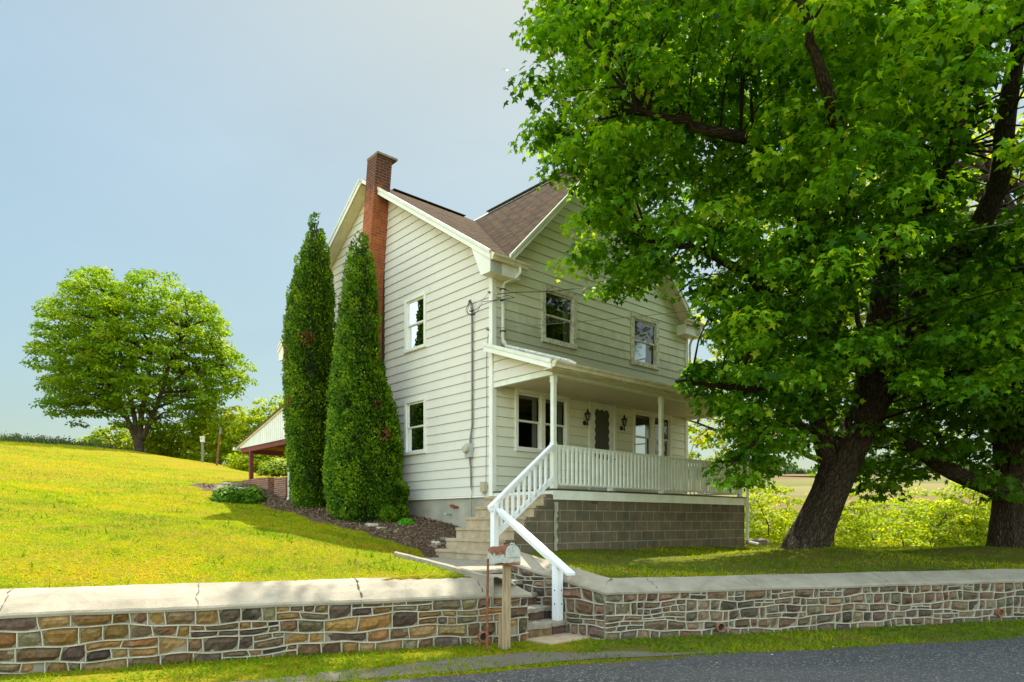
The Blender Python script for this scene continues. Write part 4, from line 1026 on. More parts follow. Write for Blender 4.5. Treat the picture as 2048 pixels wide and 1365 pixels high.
# downspouts
def spout(pts, mat='downspout_paint', r=.036, name='downspout'):
    mb = MB(); mb.tube(pts, r, 6); return mb.build(name, mat, house)
ds = [H(.42,-.37,5.12),H(.42,-.37,5.02),H(.40,-.30,4.95),H(.24,-.10,4.84),H(.22,-.07,4.76),H(.22,-.065,3.78),H(.22,-.07,3.64)]
spout(ds); spout([H(.22,-.07,3.66),H(.26,-.16,zr(-.16)+.045),H(.36,-.9,zr(-.9)+.05),H(.5,-1.68,zr(-1.68)+.05),H(.53,-1.8,zr(-1.8)+.02)], 'weathered_white', .045)
spout([H(6.95,PE-.06,2.78),H(6.95,PE-.06,2.70),H(6.86,PE+.12,2.58),H(6.83,PD-.02,2.50),H(6.83,PD-.05,1.2),H(6.83,PD-.05,-.42),H(6.85,PD-.09,-.52),H(6.95,PD-.28,-.57)])
spout([H(6.9,S0-.06,5.12),H(6.9,S0-.05,5.0),H(6.86,-.12,4.85),H(6.85,-.07,4.7),H(6.85,-.07,3.6)])
spout([H(-.25,S1+.02,5.08),H(-.25,S1,4.98),H(-.10,WS+.12,4.82),H(-.06,WS+.09,4.7),H(-.06,WS+.09,.75),H(-.12,WS+.06,.62)])
for z_ in (4.7,3.85):
    mb = MB(); mb.box(H, .17,.27,-.11,-.02,z_,z_+.02); mb.build('strap', 'dark_edge', house)
# electric meter, conduit, utility boxes
mt = MB(); mt.box(fS and (lambda a,b,c: fS(a,b,c)), .60,.76,.02,.12,1.33,1.62,'galvanised'); em = mt.build('electric_meter', None, house, bevel=.01)
mt = MB(); mt.tube([fS(.69,.11,1.50),fS(.69,.17,1.50),fS(.69,.20,1.50)], [.085,.083,.065], 20); mt.build('meter_glass', 'pale_stone', em, smooth=False)
mt = MB(); mt.tube([fS(.64,.06,1.62),fS(.64,.06,1.72),fS(.60,.045,2.0),fS(.60,.045,3.5),fS(.60,.05,4.50),fS(.60,.12,4.58)], [.03,.022,.02,.02,.02,.035], 8); mt.build('conduit', 'cable_grey', house)
mt = MB(); mt.tube([fS(.66,.06,1.33),fS(.64,.05,1.1),fS(.63,.05,.72),fS(.60,.05,.62),fS(.63,.04,.45),fS(.66,.02,.1),fS(.68,.02,-.1)], [.02,.02,.018,.006,.006,.006,.006], 6); mt.build('ground_cable', 'cable_grey', house)
mt = MB(); mt.tube([fS(.10,.03,3.80),fS(.16,.03,3.3),fS(.15,.03,2.5),fS(.17,.03,1.0),fS(.18,.03,.8)], .006, 5); mt.build('phone_cable', 'cable_grey', house)
mt = MB(); mt.box(lambda a,b,c: fS(a,b,c), .14,.28,.02,.10,.60,.80); mt.tube([fS(.19,.06,.60),fS(.19,.06,.54)],.012,6); mt.tube([fS(.23,.06,.60),fS(.23,.06,.54)],.012,6); mt.build('utility_box', 'beige_plastic', house, bevel=.008)
for (s_, z_, l_) in ((1.30,.33,.09),(1.17,.30,.14),(1.42,.16,.16)):
    mt = MB(); mt.tube([fS(s_,-.03,z_),fS(s_,l_*.75,z_),fS(s_-.02,l_*.75+.03,z_)], .028, 10); mt.tube([fS(s_,l_*.6,z_),fS(s_,l_*.75,z_)], .036, 10); mt.build('pipe_stub', 'rusty_iron' if l_ < .15 else 'galvanised', house)
# ------------------------------------------------------------------ stair rail
sr = thing('stair_railing', 'white wooden stair railing with balusters from porch post down to newel post', 'railing', H(-1.36, PD+.04, -.52), HROT)
nt, ns = -1.36, PD+.035; a = .05
mb = MB(); mb.box(H, nt-a, nt+a, ns-a, ns+a, -.55, .32); mb.build('newel_post', 'clean_white_paint', sr, bevel=.006)
p0 = Vector(H(nt-.12, ns, .235)); p1 = Vector(H(.045, ns, 1.42)); mb = MB(); mb.beam(p0, p1, .09, .032); mb.beam(p0+Vector((0,0,-.05)), p1+Vector((0,0,-.05)), .04, .07); mb.build('handrail', 'clean_white_paint', sr, bevel=.004)
slope = (1.42-.235)/(.045-nt+.12)
q0 = H(nt+.02, ns, -.24); q1 = H(.04, ns, .78); mb = MB(); mb.beam(q0, q1, .04, .09); mb.build('bottom_rail', 'clean_white_paint', sr, bevel=.004)
for k in range(9):
    u = nt+.15+k*(1.33-.12)/9; ztop = .235+slope*(u-nt+.12)-.06; zbt = -.24+(1.02/1.38)*(u-nt-.02)+.0
    mb = MB(); mb.box(H, u-.02, u+.02, ns-.02, ns+.02, zbt-.02, ztop); mb.build('baluster', 'clean_white_paint', sr)
hr = thing('lower_handrail', 'plain white handrail sloping from newel down to a single post on the stone steps', 'handrail', W(1115, 1240, 9.12))
b0 = W(1115,1240,9.12); px, py = b0[0], b0[1]; a = .052
FR = lambda a_,b_,c_: (px+a_*XU[0]+b_*LU[0], py+a_*XU[1]+b_*LU[1], c_)
mb = MB(); mb.box(FR, -a, a, -a, a, -1.325, -.555); mb.build('post', 'clean_white_paint', hr, bevel=.006)
mb = MB()
for z_ in (-1.1,-.92): mb.tube([FR(-a-.002,0.0,z_),FR(-a-.008,0,z_)], .009, 8)
for z_ in (-1.1,-.92): mb.tube([FR(.02,-a-.002,z_),FR(.02,-a-.008,z_)], .009, 8)
mb.build('bolt', 'black_metal', hr)
top = Vector(H(nt+.03, ns-.09, .20)); pb = Vector(FR(.0,.03,-.525)); dr = (pb-top); end = top+dr*1.20
mb = MB(); mb.beam(top, end, .115, .036); mb.beam(top+Vector((0,0,-.05)), pb+dr*.04+Vector((0,0,-.05)), .045, .075); mb.build('handrail', 'clean_white_paint', hr, bevel=.006)
# ------------------------------------------------------------------ foliage materials
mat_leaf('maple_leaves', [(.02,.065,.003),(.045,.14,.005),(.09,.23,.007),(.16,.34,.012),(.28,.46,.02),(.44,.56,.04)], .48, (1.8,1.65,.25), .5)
mat_leaf('second_maple_leaves', [(.03,.085,.005),(.055,.14,.007),(.09,.2,.009),(.15,.26,.012)], .48, (1.7,1.6,.3), .42)
mat_leaf('backlit_leaves', [(.14,.23,.006),(.26,.35,.008),(.38,.43,.012),(.5,.48,.03)], .5, (1.3,1.3,.35), .5)
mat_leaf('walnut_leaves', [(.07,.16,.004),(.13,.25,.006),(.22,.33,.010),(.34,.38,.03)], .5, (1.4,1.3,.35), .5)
mat_leaf('hedge_leaves', [(.11,.20,.005),(.21,.30,.008),(.31,.36,.010),(.42,.39,.03)], .5, (1.5,1.5,.3), .5)
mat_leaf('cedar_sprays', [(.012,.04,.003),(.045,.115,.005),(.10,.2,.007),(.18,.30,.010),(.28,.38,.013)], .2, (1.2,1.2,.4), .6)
mat_leaf('browned_sprays', [(.16,.075,.02),(.30,.15,.05)], .1, (1,1,1), .7)
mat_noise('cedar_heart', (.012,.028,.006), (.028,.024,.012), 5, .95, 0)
mat_leaf('hosta_leaves', [(.04,.13,.006),(.09,.22,.01),(.2,.34,.015)], .35, (1.2,1.2,.4), .45)
mat_leaf('sedum_leaves', [(.05,.22,.012),(.09,.34,.015),(.16,.42,.03)], .25, (1.1,1.1,.4), .5)
mat_leaf('lime_leaves', [(.14,.24,.01),(.25,.34,.015),(.34,.40,.02)], .3, (1.1,1.1,.4), .5)
mat_leaf('white_flowers', [(.45,.46,.4),(.75,.75,.7)], .2, (1,1,1), .6)
mat_leaf('distant_wood', [(.03,.07,.015),(.06,.11,.02),(.1,.15,.03)], .2, (1.1,1.1,.5), .7)
mat_leaf('weed_stalks', [(.08,.13,.04),(.14,.18,.07),(.2,.22,.1)], .3, (1.1,1.1,.5), .7)
def proj(P): return 1024+F*P[:,0]/P[:,1], HZ-F*P[:,2]/P[:,1]
def in_ell(P, ells):
    ok = np.zeros(len(P), bool)
    for c, r in ells: ok |= (((P-np.array(c))/np.array(r))**2).sum(1) < 1
    return ok
def sample_ell(ells, n, shell=0.0):
    out = []; vol = np.array([np.prod(r) for c, r in ells]); vol = vol/vol.sum()
    for (c, r), v in zip(ells, vol):
        k = int(n*v)+1; d = norm(rng.normal(size=(k,3))); rad = (shell + (1-shell)*rng.random(k))**(1/2.6 if not shell else 1)
        out.append(np.array(c)+d*rad[:,None]*np.array(r))
    return np.concatenate(out)
def clump_leaves(C, rad, per, size, droop=.5, flat=.75, outdir=None, spread=.6):
    """leaves round clump centres C (n,3)"""
    n = len(C); idx = np.repeat(np.arange(n), per); m = len(idx)
    d = norm(rng.normal(size=(m,3))); d[:,2] = np.abs(d[:,2])*.9 - .25; rr = rng.random(m)**.45
    rad = np.broadcast_to(rad, (n,)); P = C[idx] + d*rr[:,None]*rad[idx][:,None]*np.array([1,1,flat])
    o = d.copy(); 
    N = norm(d*.7 + np.array([0,0,.75]) + rng.normal(size=(m,3))*.45)
    T = norm(d*np.array([1,1,.3]) + np.array([0,0,-droop]) + rng.normal(size=(m,3))*spread)
    return P, N, T, idx, rr
def limb(mb, pts, r0, r1, n=10, wob=.0, mat=None, seg=5, seed=0, uv=True, jit=None):
    """smooth Catmull-Rom limb through pts"""
    P = [np.array(p, float) for p in pts]; P = [2*P[0]-P[1]]+P+[2*P[-1]-P[-2]]; out = []
    rg = np.random.default_rng(seed)
    for i in range(1, len(P)-2):
        for k in range(seg):
            t = k/seg; a,b,c,d = P[i-1],P[i],P[i+1],P[i+2]
            out.append(.5*((2*b)+(-a+c)*t+(2*a-5*b+4*c-d)*t*t+(-a+3*b-3*c+d)*t**3))
    out.append(P[-2]); out = [o+rg.normal(size=3)*wob for o in out]
    if not hasattr(r0, '__len__'): rad = [r0+(r1-r0)*(i/(len(out)-1))**.8 for i in range(len(out))]
    else: rad = list(np.interp(np.linspace(0, len(pts)-1, len(out)), range(len(pts)), r0))
    mb.tube([tuple(o) for o in out], rad, n, mat, True, uv, jit); return out, rad
def twigs(mb, targets, skel, r0=.03, r1=.006, n=5, sag=.0, seed=0):
    sk = np.array(skel); rg = np.random.default_rng(seed)
    for c in targets:
        d = np.linalg.norm(sk-c, axis=1) + .0*rg.random(len(sk)); # prefer lower, inner points
        d = d + .6*np.maximum(0, sk[:,2]-c[2]); k = int(np.argmin(d)); p = sk[k]; L = np.linalg.norm(c-p)
        m1 = p+(c-p)*.35+np.array([0,0,.12*L])+rg.normal(size=3)*.06*L; m2 = p+(c-p)*.7+np.array([0,0,.10*L])+rg.normal(size=3)*.06*L
        mb.tube([p,m1,m2,c], [r0*(1+.25*L), r0*(.7+.15*L), r0*.5, r1], n, None, False, False)
def ridged(amp=.05, k1=9, k2=17, seed=0, root=0):
    def f(k, n, L): 
        a = 2*math.pi*k/n; e = max(0, 1-L/1.1)**1.6; q_ = max(0, math.sin(2.5*a+.6+seed))**2+.6*max(0, math.sin(3.5*a+2.1))**2
        return (1+root*e*q_)* (1+amp*math.sin(k1*a+L*1.3+math.sin(L*2+seed)*.8)+amp*.6*math.sin(k2*a-L*2.1+seed))
    return f
# ------------------------------------------------------------------ the big maple
mx, my = 5.75, 12.9
maple = thing('maple_tree', 'huge leaning maple with dark furrowed trunk spreading over the porch and lawn', 'tree', (mx, my, -.45))
Dm = 13.0; w = lambda px, py, dd=0: W(px, py, Dm+dd)
tb = MB(); skel = []
def add(pts, rad, n=14, uv=True, jit=None, seg=5, wob=0.0, seed=1):
    out, rr_ = limb(tb, pts, rad, None, n, wob, None, seg, seed, uv, jit); skel.extend(out); return out
trunk = add([(mx-.2,my,-.75),w(1618,1092),w(1632,1050),w(1657,990),w(1686,920),w(1724,845,.05),w(1758,775,.1)], [.46,.42,.35,.315,.335,.31,.30], 60, True, ridged(.035, root=.14), 10)
for k in range(0):      # root flare
    an = 2*math.pi*k/9+.3; ca, sa = math.cos(an), math.sin(an)
    tb.tube([(mx-.30+.34*ca,my+.34*sa,-.05),(mx-.34+.50*ca,my+.48*sa,-.34),(mx-.36+.66*ca,my+.62*sa,-.50),(mx-.38+.85*ca,my+.8*sa,-.68)], [.13,.15,.12,.05], 8, None, True, True)
TR = thing  # noqa
l1 = add([w(1668,935),w(1645,885,-.1),w(1632,800,-.15),w(1655,690,-.2),w(1672,600,-.3),w(1650,470,-.5),w(1620,330,-.8),w(1560,150,-1.2),w(1500,-60,-1.6)], [.20,.16,.14,.15,.15,.14,.11,.08,.05], 16, True, ridged(.03))
l2 = add([w(1745,800,.1),w(1755,700,.1),w(1768,600,0),w(1775,500,0),w(1800,380,-.3),w(1780,230,-.8),w(1790,60,-1.5),w(1760,-150,-2)], [.36,.30,.24,.2,.15,.13,.1,.06], 18, True, ridged(.03))
l3 = add([w(1765,775,.1),w(1815,680,.3),w(1850,590,.4),w(1905,520,.5),w(1960,450,.5),w(2000,350,.3),w(2010,250,0),w(2040,80,-.5),w(2090,-120,-1)], [.34,.26,.24,.22,.2,.19,.17,.13,.09], 18, True, ridged(.03))
l4 = add([w(1770,750,.1),w(1830,720,.2),w(1900,690,.3),w(1990,640,0),w(2100,560,-.8),w(2250,450,-1.5)], [.26,.2,.15,.12,.09,.05], 12)
l5 = add([w(1660,680,-.2),w(1580,620,-.7),w(1500,560,-1.2),w(1400,500,-1.6),w(1300,480,-1.8)], [.15,.11,.085,.06,.03], 10, wob=.03)
l6 = add([w(1672,560,-.3),w(1600,420,-1.2),w(1520,300,-2.2),w(1420,262,-2.8),w(1340,235,-3.0),w(1270,215,-3.2)], [.17,.12,.1,.08,.06,.03], 10, wob=.03)
l7 = add([w(1640,840,-.2),w(1570,790,-.9),w(1500,780,-1.5),w(1420,770,-1.9),w(1350,760,-2)], [.12,.09,.06,.04,.02], 10, wob=.03)
l8 = add([w(1775,520,0),w(1850,430,-1.5),w(1900,300,-3),w(1930,140,-3.8),w(1960,0,-4.2)], [.15,.12,.1,.07,.04], 10, wob=.03)
l9 = add([w(1650,470,-.5),w(1560,380,.6),w(1440,300,1.5),w(1330,150,1.6),w(1180,-60,1.4),w(1060,-130,1.2)], [.13,.1,.08,.06,.05,.03], 10, wob=.03)
l10= add([w(1800,380,-.3),w(1850,200,1.5),w(1850,0,2.5),w(1800,-200,3)], [.13,.1,.07,.04], 10, wob=.03)
l11= add([w(1700,545,-.3),w(1712,610,-.5),w(1722,660,-.45),w(1750,690,-.3)], [.03,.045,.05,.06], 8, wob=.01)
l12= add([w(1640,860,-.2),w(1560,850,-1.0),w(1500,890,-1.5),w(1460,930,-1.8)], [.07,.05,.035,.015], 8, wob=.02)
l13= add([w(1672,600,-.3),w(1700,450,-2),w(1680,300,-3.5),w(1640,140,-4.4),w(1600,0,-4.8)], [.14,.11,.09,.07,.04], 10, wob=.03)
POLY = [(880,-400),(890,-75),(1090,-70),(1105,-40),(1068,60),(1085,110),(1062,180),(1098,215),(1045,300),(1100,335),(1098,372),(1158,385),(1150,450),(1168,505),(1125,545),(1190,588),(1225,590),(1255,590),(1300,560),(1365,560),(1430,650),(1445,700),(1395,745),(1362,795),(1355,800),(1378,790),(1440,838),(1470,860),(1470,900),(1445,950),(1485,985),(1570,925),(1608,880),(1640,905),(1690,930),(1720,880),(1790,800),(1900,800),(2300,830),(2600,500),(2600,-400)]
ELLS = [((6.2,11.6,6.6),(5.6,4.4,4.6)),((2.6,11.2,7.4),(3.0,2.9,3.6)),((3.2,11.6,4.2),(2.6,1.8,2.6)),((5.4,10.6,3.8),(3.4,2.4,2.6)),((9,11.5,5.5),(4.2,3.6,4.6)),((5.5,13,10),(4.5,4.2,3.2)),((3.9,11.6,2.2),(1.8,1.3,1.7)),((5.0,12.0,2.9),(2.4,1.6,2.0)),((3.4,11.4,3.2),(1.8,1.4,1.6)),((6.5,9.0,6.0),(3.6,1.8,3.2)),((.4,14.2,12.0),(2.3,2.2,1.3)),((1.8,13.4,11.2),(2.0,2.0,1.6))]
C = np.vstack([sample_ell([((3.9,11.8,2.2),(1.7,1.4,1.6)),((4.9,12.0,2.6),(1.6,1.4,1.7)),((3.6,11.8,3.4),(1.6,1.3,1.2)),((4.3,12.6,1.5),(1.1,.9,1.2)),((1.5,11.3,7.8),(1.6,1.6,2.4))], 3200), sample_ell(ELLS, 9000, 0.0)]); px, py = proj(C); 
t_ = (C[:,0]-CX)*XU[0]+(C[:,1]-CY)*XU[1]; s_ = (C[:,0]-CX)*LU[0]+(C[:,1]-CY)*LU[1]
front_clear = np.where(C[:,2] < 3.6, -2.3, -.75)
bad = (s_ > front_clear) & (t_ > -1.2) & (t_ < 7.8) & (C[:,2] < 9.6)
ok = inpoly(px, py, POLY) & ~bad & (C[:,2] > .6) & (C[:,1] > 6.6)
C = C[ok]
# thin the clumps out so that they sit apart and leave gaps
def thin(C, d):
    keep = []; cell = {}
    for i, c in enumerate(C):
        k = tuple((c//d).astype(int)); near = False
        for a in (-1,0,1):
            for b in (-1,0,1):
                for e in (-1,0,1):
                    for j in cell.get((k[0]+a,k[1]+b,k[2]+e), ()):
                        if ((C[j]-c)**2).sum() < d*d: near = True; break
        if not near: keep.append(i); cell.setdefault(k, []).append(i)
    return C[keep]
C = thin(C, .45)
holes = vnoise(C, .9, 21) < -.42; C = C[~(holes & (C[:,2] > 3.6))]; px, py = proj(C); C = C[~((vnoise(C, 1.6, 44) < -.30) & (px > 1350) & (py > 150) & (py < 600))]
# open spots where the photograph shows limbs and trunk
px, py = proj(C)
LIMBGAP = [((1990,330),75),((1960,440),70),((2015,220),65),((2035,110),55),((1905,520),55),((1840,610),45),((1720,620),45),((1800,620),60),((1755,520),45),((1730,800),60),((1690,900),60)]
g = np.ones(len(C), bool)
for (gx_, gy_), gr_ in LIMBGAP: g &= ~(((px-gx_)**2+(py-gy_)**2 < gr_**2) & (C[:,1] < 14.2))
C = C[g]
print('maple clumps', len(C))
P, N, T, idx, rr = clump_leaves(C, rng.uniform(.32,.56,len(C)), 78, .15, .6, .72)
px, py = proj(P); PP = np.array(POLY, float)
s_ = (P[:,0]-CX)*LU[0]+(P[:,1]-CY)*LU[1]; t_ = (P[:,0]-CX)*XU[0]+(P[:,1]-CY)*XU[1]
hit = (s_ > np.where(P[:,2] < 3.7, -2.15, -.45)) & (t_ > -.6) & (t_ < 7.3) & (P[:,2] < 8.9)
k = ~hit; P, N, T, idx, rr = P[k], N[k], T[k], idx[k], rr[k]
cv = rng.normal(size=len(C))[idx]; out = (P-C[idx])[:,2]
hgt_ = np.clip((P[:,2]-2)/8, 0, 1)  # lower leaves take darker greens: crown shade put into the leaf colour
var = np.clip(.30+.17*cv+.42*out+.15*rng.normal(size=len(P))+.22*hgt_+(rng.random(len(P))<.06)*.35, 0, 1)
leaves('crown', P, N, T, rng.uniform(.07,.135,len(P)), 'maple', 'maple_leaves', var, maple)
sel = rng.permutation(len(C))[:420]; sel = sel[C[sel][:,2] < 9.6]; twigs(tb, C[sel], np.array(skel), .016, .004, 4, seed=3)
tb.build('trunk', 'maple_bark', maple, smooth=True)
# ------------------------------------------------------------------ second maple at the right edge
m2 = thing('maple_tree', 'second maple at the right edge of the lawn with a long low limb reaching left', 'tree', (10.35, 14.0, -.6))
tb = MB(); skel = []; Dm = 14.0
add([w(2024,1115),w(2022,1085),w(2020,1020),w(2022,960),w(2018,900),w(2010,820),w(2005,700,.3),w(1985,560,.8),w(1980,380,1.2)], [.42,.36,.31,.30,.27,.24,.2,.16,.11], 48, True, ridged(.04, root=.3), 8)
for k in range(0):
    an = 2*math.pi*k/8+.1; ca, sa = math.cos(an), math.sin(an); bx = 10.27
    tb.tube([(bx+.26*ca,14+.26*sa,0),(bx+.42*ca,14+.42*sa,-.3),(bx+.62*ca,14+.6*sa,-.5),(bx+.85*ca,14+.8*sa,-.75)], [.14,.17,.13,.05], 8, None, True, True)
add([w(2010,985),w(1960,968,-.2),w(1905,945,-.4),w(1860,918,-.5),w(1810,880,-.6),w(1750,850,-.5)], [.2,.16,.15,.14,.10,.05], 14, True, ridged(.03))
add([w(2020,930),w(2040,880,-.1),w(2060,820,-.1),w(2120,700,-.1)], [.24,.2,.18,.12], 12)
add([w(2015,860),w(1940,760,.6),w(1860,690,1.2),w(1780,640,1.6)], [.18,.12,.08,.04], 10, wob=.03)
add([w(1905,945,-.4),w(1880,880,-.2),w(1840,800,.2),w(1780,740,.4)], [.08,.06,.04,.02], 8, wob=.03)
POLY2 = [(1690,860),(1760,770),(1800,560),(1900,380),(2100,300),(2500,350),(2500,930),(2048,905),(1985,880),(2030,1000),(1985,1010),(1975,960),(1930,930),(1900,900),(1850,960),(1800,975),(1790,1010),(1740,1005),(1705,980),(1700,935),(1660,1000),(1650,960)]
E2 = [((9.6,14.2,3.4),(3.8,2.8,3.2)),((7.9,13.8,1.5),(2.3,1.4,1.5)),((8.5,13.6,1.0),(1.7,1.2,1.0)),((12,14,4.5),(3.6,3.2,3.8)),((9.5,15,6),(3.2,3,2.5))]
C = sample_ell(E2, 4200); px, py = proj(C); C = C[inpoly(px, py, POLY2) & (C[:,2] > .1) & ~(((px-1985)**2+(py-350)**2 < 110**2))]; C = thin(C, .46); C = C[vnoise(C, 1.1, 33) > -.5]
P, N, T, idx, rr = clump_leaves(C, rng.uniform(.32,.55,len(C)), 58, .14, .5, .7)
cv = rng.normal(size=len(C))[idx]; var = np.clip(.4+.14*cv+.15*rng.normal(size=len(P))+.3*(P-C[idx])[:,2], 0, 1)
leaves('crown', P, N, T, rng.uniform(.10,.16,len(P)), 'maple', 'second_maple_leaves', var, m2)
twigs(tb, C[rng.permutation(len(C))[:130]], np.array(skel), .016, .004, 4, seed=4); tb.build('trunk', 'maple_bark', m2, smooth=True)
# ------------------------------------------------------------------ generic tree for the background
def bg_tree(name, label, x, y, base, ells, per, size, leafmat, trunk_r, seed, group=None, n=500, gap=.5, cat='tree', holes=-.4, bark='walnut_bark', top=None, clr=(.3,.6), shape='kite', poly=None, stems=None, droop=.3, nl=7):
    global skel
    rg = np.random.default_rng(seed); t = thing(name, label, cat, (x, y, base), 0, group)
    tb = MB(); skel = []
    C = sample_ell(ells, n)
    if poly: px, py = proj(C); C = C[inpoly(px, py, poly)]
    C = thin(C, gap)
    if holes > -1: C = C[vnoise(C, 2.2/max(gap*3,.6), seed) > holes]
    top = top or max(c[2]+r[2]*.6 for c, r in ells)
    if stems: 
        for st, ra in stems: out, _ = limb(tb, st, ra, None, 12, .02, None, 5, seed, True, ridged(.03)); skel.extend(out)
    else:
        out, _ = limb(tb, [(x,y,base-.3),(x+.02,y,base+(top-base)*.3),(x+rg.normal()*.2,y,base+(top-base)*.65),(x+rg.normal()*.3,y,top)], trunk_r, trunk_r*.2, 10, .02, None, 5, seed); skel.extend(out)
    far = C[rg.permutation(len(C))[:nl*6]]
    twigs(tb, far, np.array(skel), trunk_r*.14, trunk_r*.04, 5, seed=seed)
    tb.build('trunk' if cat == 'tree' else 'stems', bark, t, smooth=True)
    P, N, T, idx, rr = clump_leaves(C, rg.uniform(clr[0], clr[1], len(C)), per, size, droop, .8)
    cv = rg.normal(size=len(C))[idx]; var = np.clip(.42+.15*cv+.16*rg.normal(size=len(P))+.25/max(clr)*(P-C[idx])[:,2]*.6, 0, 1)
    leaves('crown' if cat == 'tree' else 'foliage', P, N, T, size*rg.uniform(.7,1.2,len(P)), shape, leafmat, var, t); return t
# big round walnut on the hill at the left
D = 45.0; q = lambda px, py, dd=0: W(px, py, D+dd)
PW = [(50,700),(72,690),(80,612),(108,598),(118,612),(138,552),(180,538),(222,548),(236,585),(262,556),(285,545),(350,550),(368,590),(392,585),(425,618),(450,650),(448,690),(500,722),(495,770),(470,800),(440,785),(420,830),(400,880),(340,880),(290,850),(250,860),(205,830),(180,850),(150,855),(130,820),(100,840),(78,820),(85,770),(60,740)]
we = [(q(270,700),(6.6,5.5,5.6)),(q(150,700),(3.2,3.5,4.2)),(q(400,720),(3.4,3.5,4.0)),(q(200,610),(3.2,3,2.6)),(q(340,620),(3.4,3.2,2.6)),(q(380,800),(3.0,3,2.4)),(q(160,790),(2.8,3,2.0))]
bx, by, bz = q(277,907)
bg_tree('round_tree', 'large round spreading tree standing alone on the grassy hill at the left', bx, by, bz, we, 66, .22, 'walnut_leaves', .4, 51, n=5600, gap=.66, holes=-.26, clr=(.45,.8), poly=PW, nl=30,
  stems=[([q(279,915),q(278,895),q(276,870)],[.36,.29,.27]),([q(272,880),q(258,845),q(235,790),q(215,730)],[.19,.16,.12,.06]),([q(280,880),q(283,830),q(300,740),q(303,660)],[.21,.17,.12,.05]),([q(284,880),q(318,800),q(340,730),q(370,660)],[.18,.14,.1,.05]),([q(276,870),q(240,700),q(230,640)],[.16,.1,.05]),([q(330,770),q(390,740),q(440,730)],[.12,.08,.05])])
# hedgerow shrubs and young trees behind the hill crest
hed = [(150,890,52,1.9,2.6),(195,888,50,1.6,2.2),(235,880,50,2.4,2.6),(300,885,49,2.2,2.8),(345,890,48,2.4,2.6),(395,860,50,3.6,3.2),(440,850,46,4.0,3.2),(490,860,44,3.8,3.0),(545,840,44,4.6,3.0),(590,880,42,3.0,3.0),(520,905,37,1.9,2.2),(562,910,36,1.9,2.0)]
hl = ['low yellow green shrub at the left end of the hedgerow','low shrub second from the left end of the hedgerow','rounded shrub left of the hill tree trunk','shrub just right of the hill tree trunk','shrub in front of which the birdhouse pole stands','tall bright shrub behind the birdhouse','tall olive shrub behind the rusty pole','tall shrub left above the patio roof edge','tallest loose tree rising over the patio roof','shrub behind the house corner','low bright shrub behind the patio post','low shrub seen under the patio roof']
for i, (px_, py_, D_, h_, w_) in enumerate(hed):
    x, y, z = W(px_, py_, D_); zb = float(height(np.array([x]), np.array([y]))[0]); zt_ = (HZ-{150:895,195:868,235:850,300:848,345:850,395:830,440:802,490:805,545:788,590:830,520:880,562:870}[px_])/F*D_
    zc = (zb+zt_)/2; hh_ = max(.8,(zt_-zb)/2)
    bg_tree('hedge_shrub', hl[i], x, y, zb, [((x,y,zc),(w_*.62,w_*.6,hh_)),((x+.5,y-.4,zc-hh_*.2),(w_*.5,w_*.5,hh_*.8)),((x-.7,y+.2,zc-hh_*.35),(w_*.5,w_*.5,hh_*.6))], 42, .24, 'hedge_leaves', .09, 60+i, 'shrubs of the hedgerow behind the hill', n=420, gap=.5, holes=-.6, cat='shrub', clr=(.35,.6), nl=5)
# sunlit saplings and bushes beyond the right lawn
bl = ['sunlit sapling left of the far downspout, beyond the porch','airy sunlit sapling between porch and big maple trunk','yellow green bush just right of the big maple trunk','tall loose sapling right of the big maple trunk','low rounded bright yellow bush in the middle of the thicket','thin sapling with bare stem in the middle of the thicket','bright bush with a brownish dead patch beside it','broad yellow green bush left of the second maple','tall dense bush close to the second maple trunk','bush behind the second maple trunk','sunlit sapling immediately behind the porch block wall','far bush in front of the ploughed field','bush seen low between maple roots and second maple']
bb = [(1520,960,27,1.5),(1565,975,29,1.6),(1690,975,27,1.7),(1735,962,30,1.6),(1795,1040,25,1.3),(1830,970,31,1.6),(1870,985,27,1.9),(1920,965,28,2.2),(1965,950,27,2.2),(2060,960,29,3.2),(1500,978,31,2.0),(1640,985,33,2.6),(1770,990,33,2.6)]
for i, (px_, pt_, D_, w_) in enumerate(bb):
    x = (px_-1024)/F*D_; zb = float(height(np.array([x]), np.array([D_]))[0]); zt_ = (HZ-pt_)/F*D_; zc=(zb+zt_)/2; hh_=(zt_-zb)/2
    bg_tree('sunlit_bush', bl[i], x, D_, zb, [((x,D_,zc),(w_*.75,w_*.7,hh_)),((x-w_*.4,D_-.3,zc-hh_*.25),(w_*.5,w_*.5,hh_*.7)),((x+w_*.4,D_+.2,zc-hh_*.1),(w_*.5,w_*.5,hh_*.75))], 34, .16, 'backlit_leaves', .07, 90+i, 'sunlit bushes beyond the lawn', n=560, gap=.42, holes=-.45, cat='shrub', clr=(.28,.5), nl=6)
# tree whose boughs show behind the far end of the porch, and one behind the big crown
bg_tree('background_tree', 'sunlit tree with bare low boughs seen behind the far end of the porch', 10.9, 23.8, -1.4, [((8.6,23.5,4.2),(3.6,2.6,2.0)),((7.0,23,3.0),(2.2,1.8,1.5)),((11.5,23.5,6.5),(4,3,3.4))], 40, .17, 'backlit_leaves', .22, 130, n=1500, gap=.55, holes=-.2, clr=(.3,.6), nl=16, stems=[([(10.9,23.8,-1.8),(10.9,23.8,1.5),(11.2,23.8,4),(11.6,23.8,7.5)],[.2,.17,.14,.06]),([(10.9,23.8,2.0),(9.2,23.4,2.7),(7.2,23,3.0),(5.6,22.8,3.5)],[.10,.08,.05,.02])])
bg_tree('background_tree', 'tall bright green tree filling the gaps behind the big maple crown', 16.1, 22, -1.6, [((13.5,22,8),(5.5,3.4,6.0)),((9.5,22.5,8.5),(4,3,4)),((17,21,7),(4,3,5))], 34, .2, 'backlit_leaves', .32, 131, n=2200, gap=.8, holes=-.25, clr=(.45,.8), nl=20)
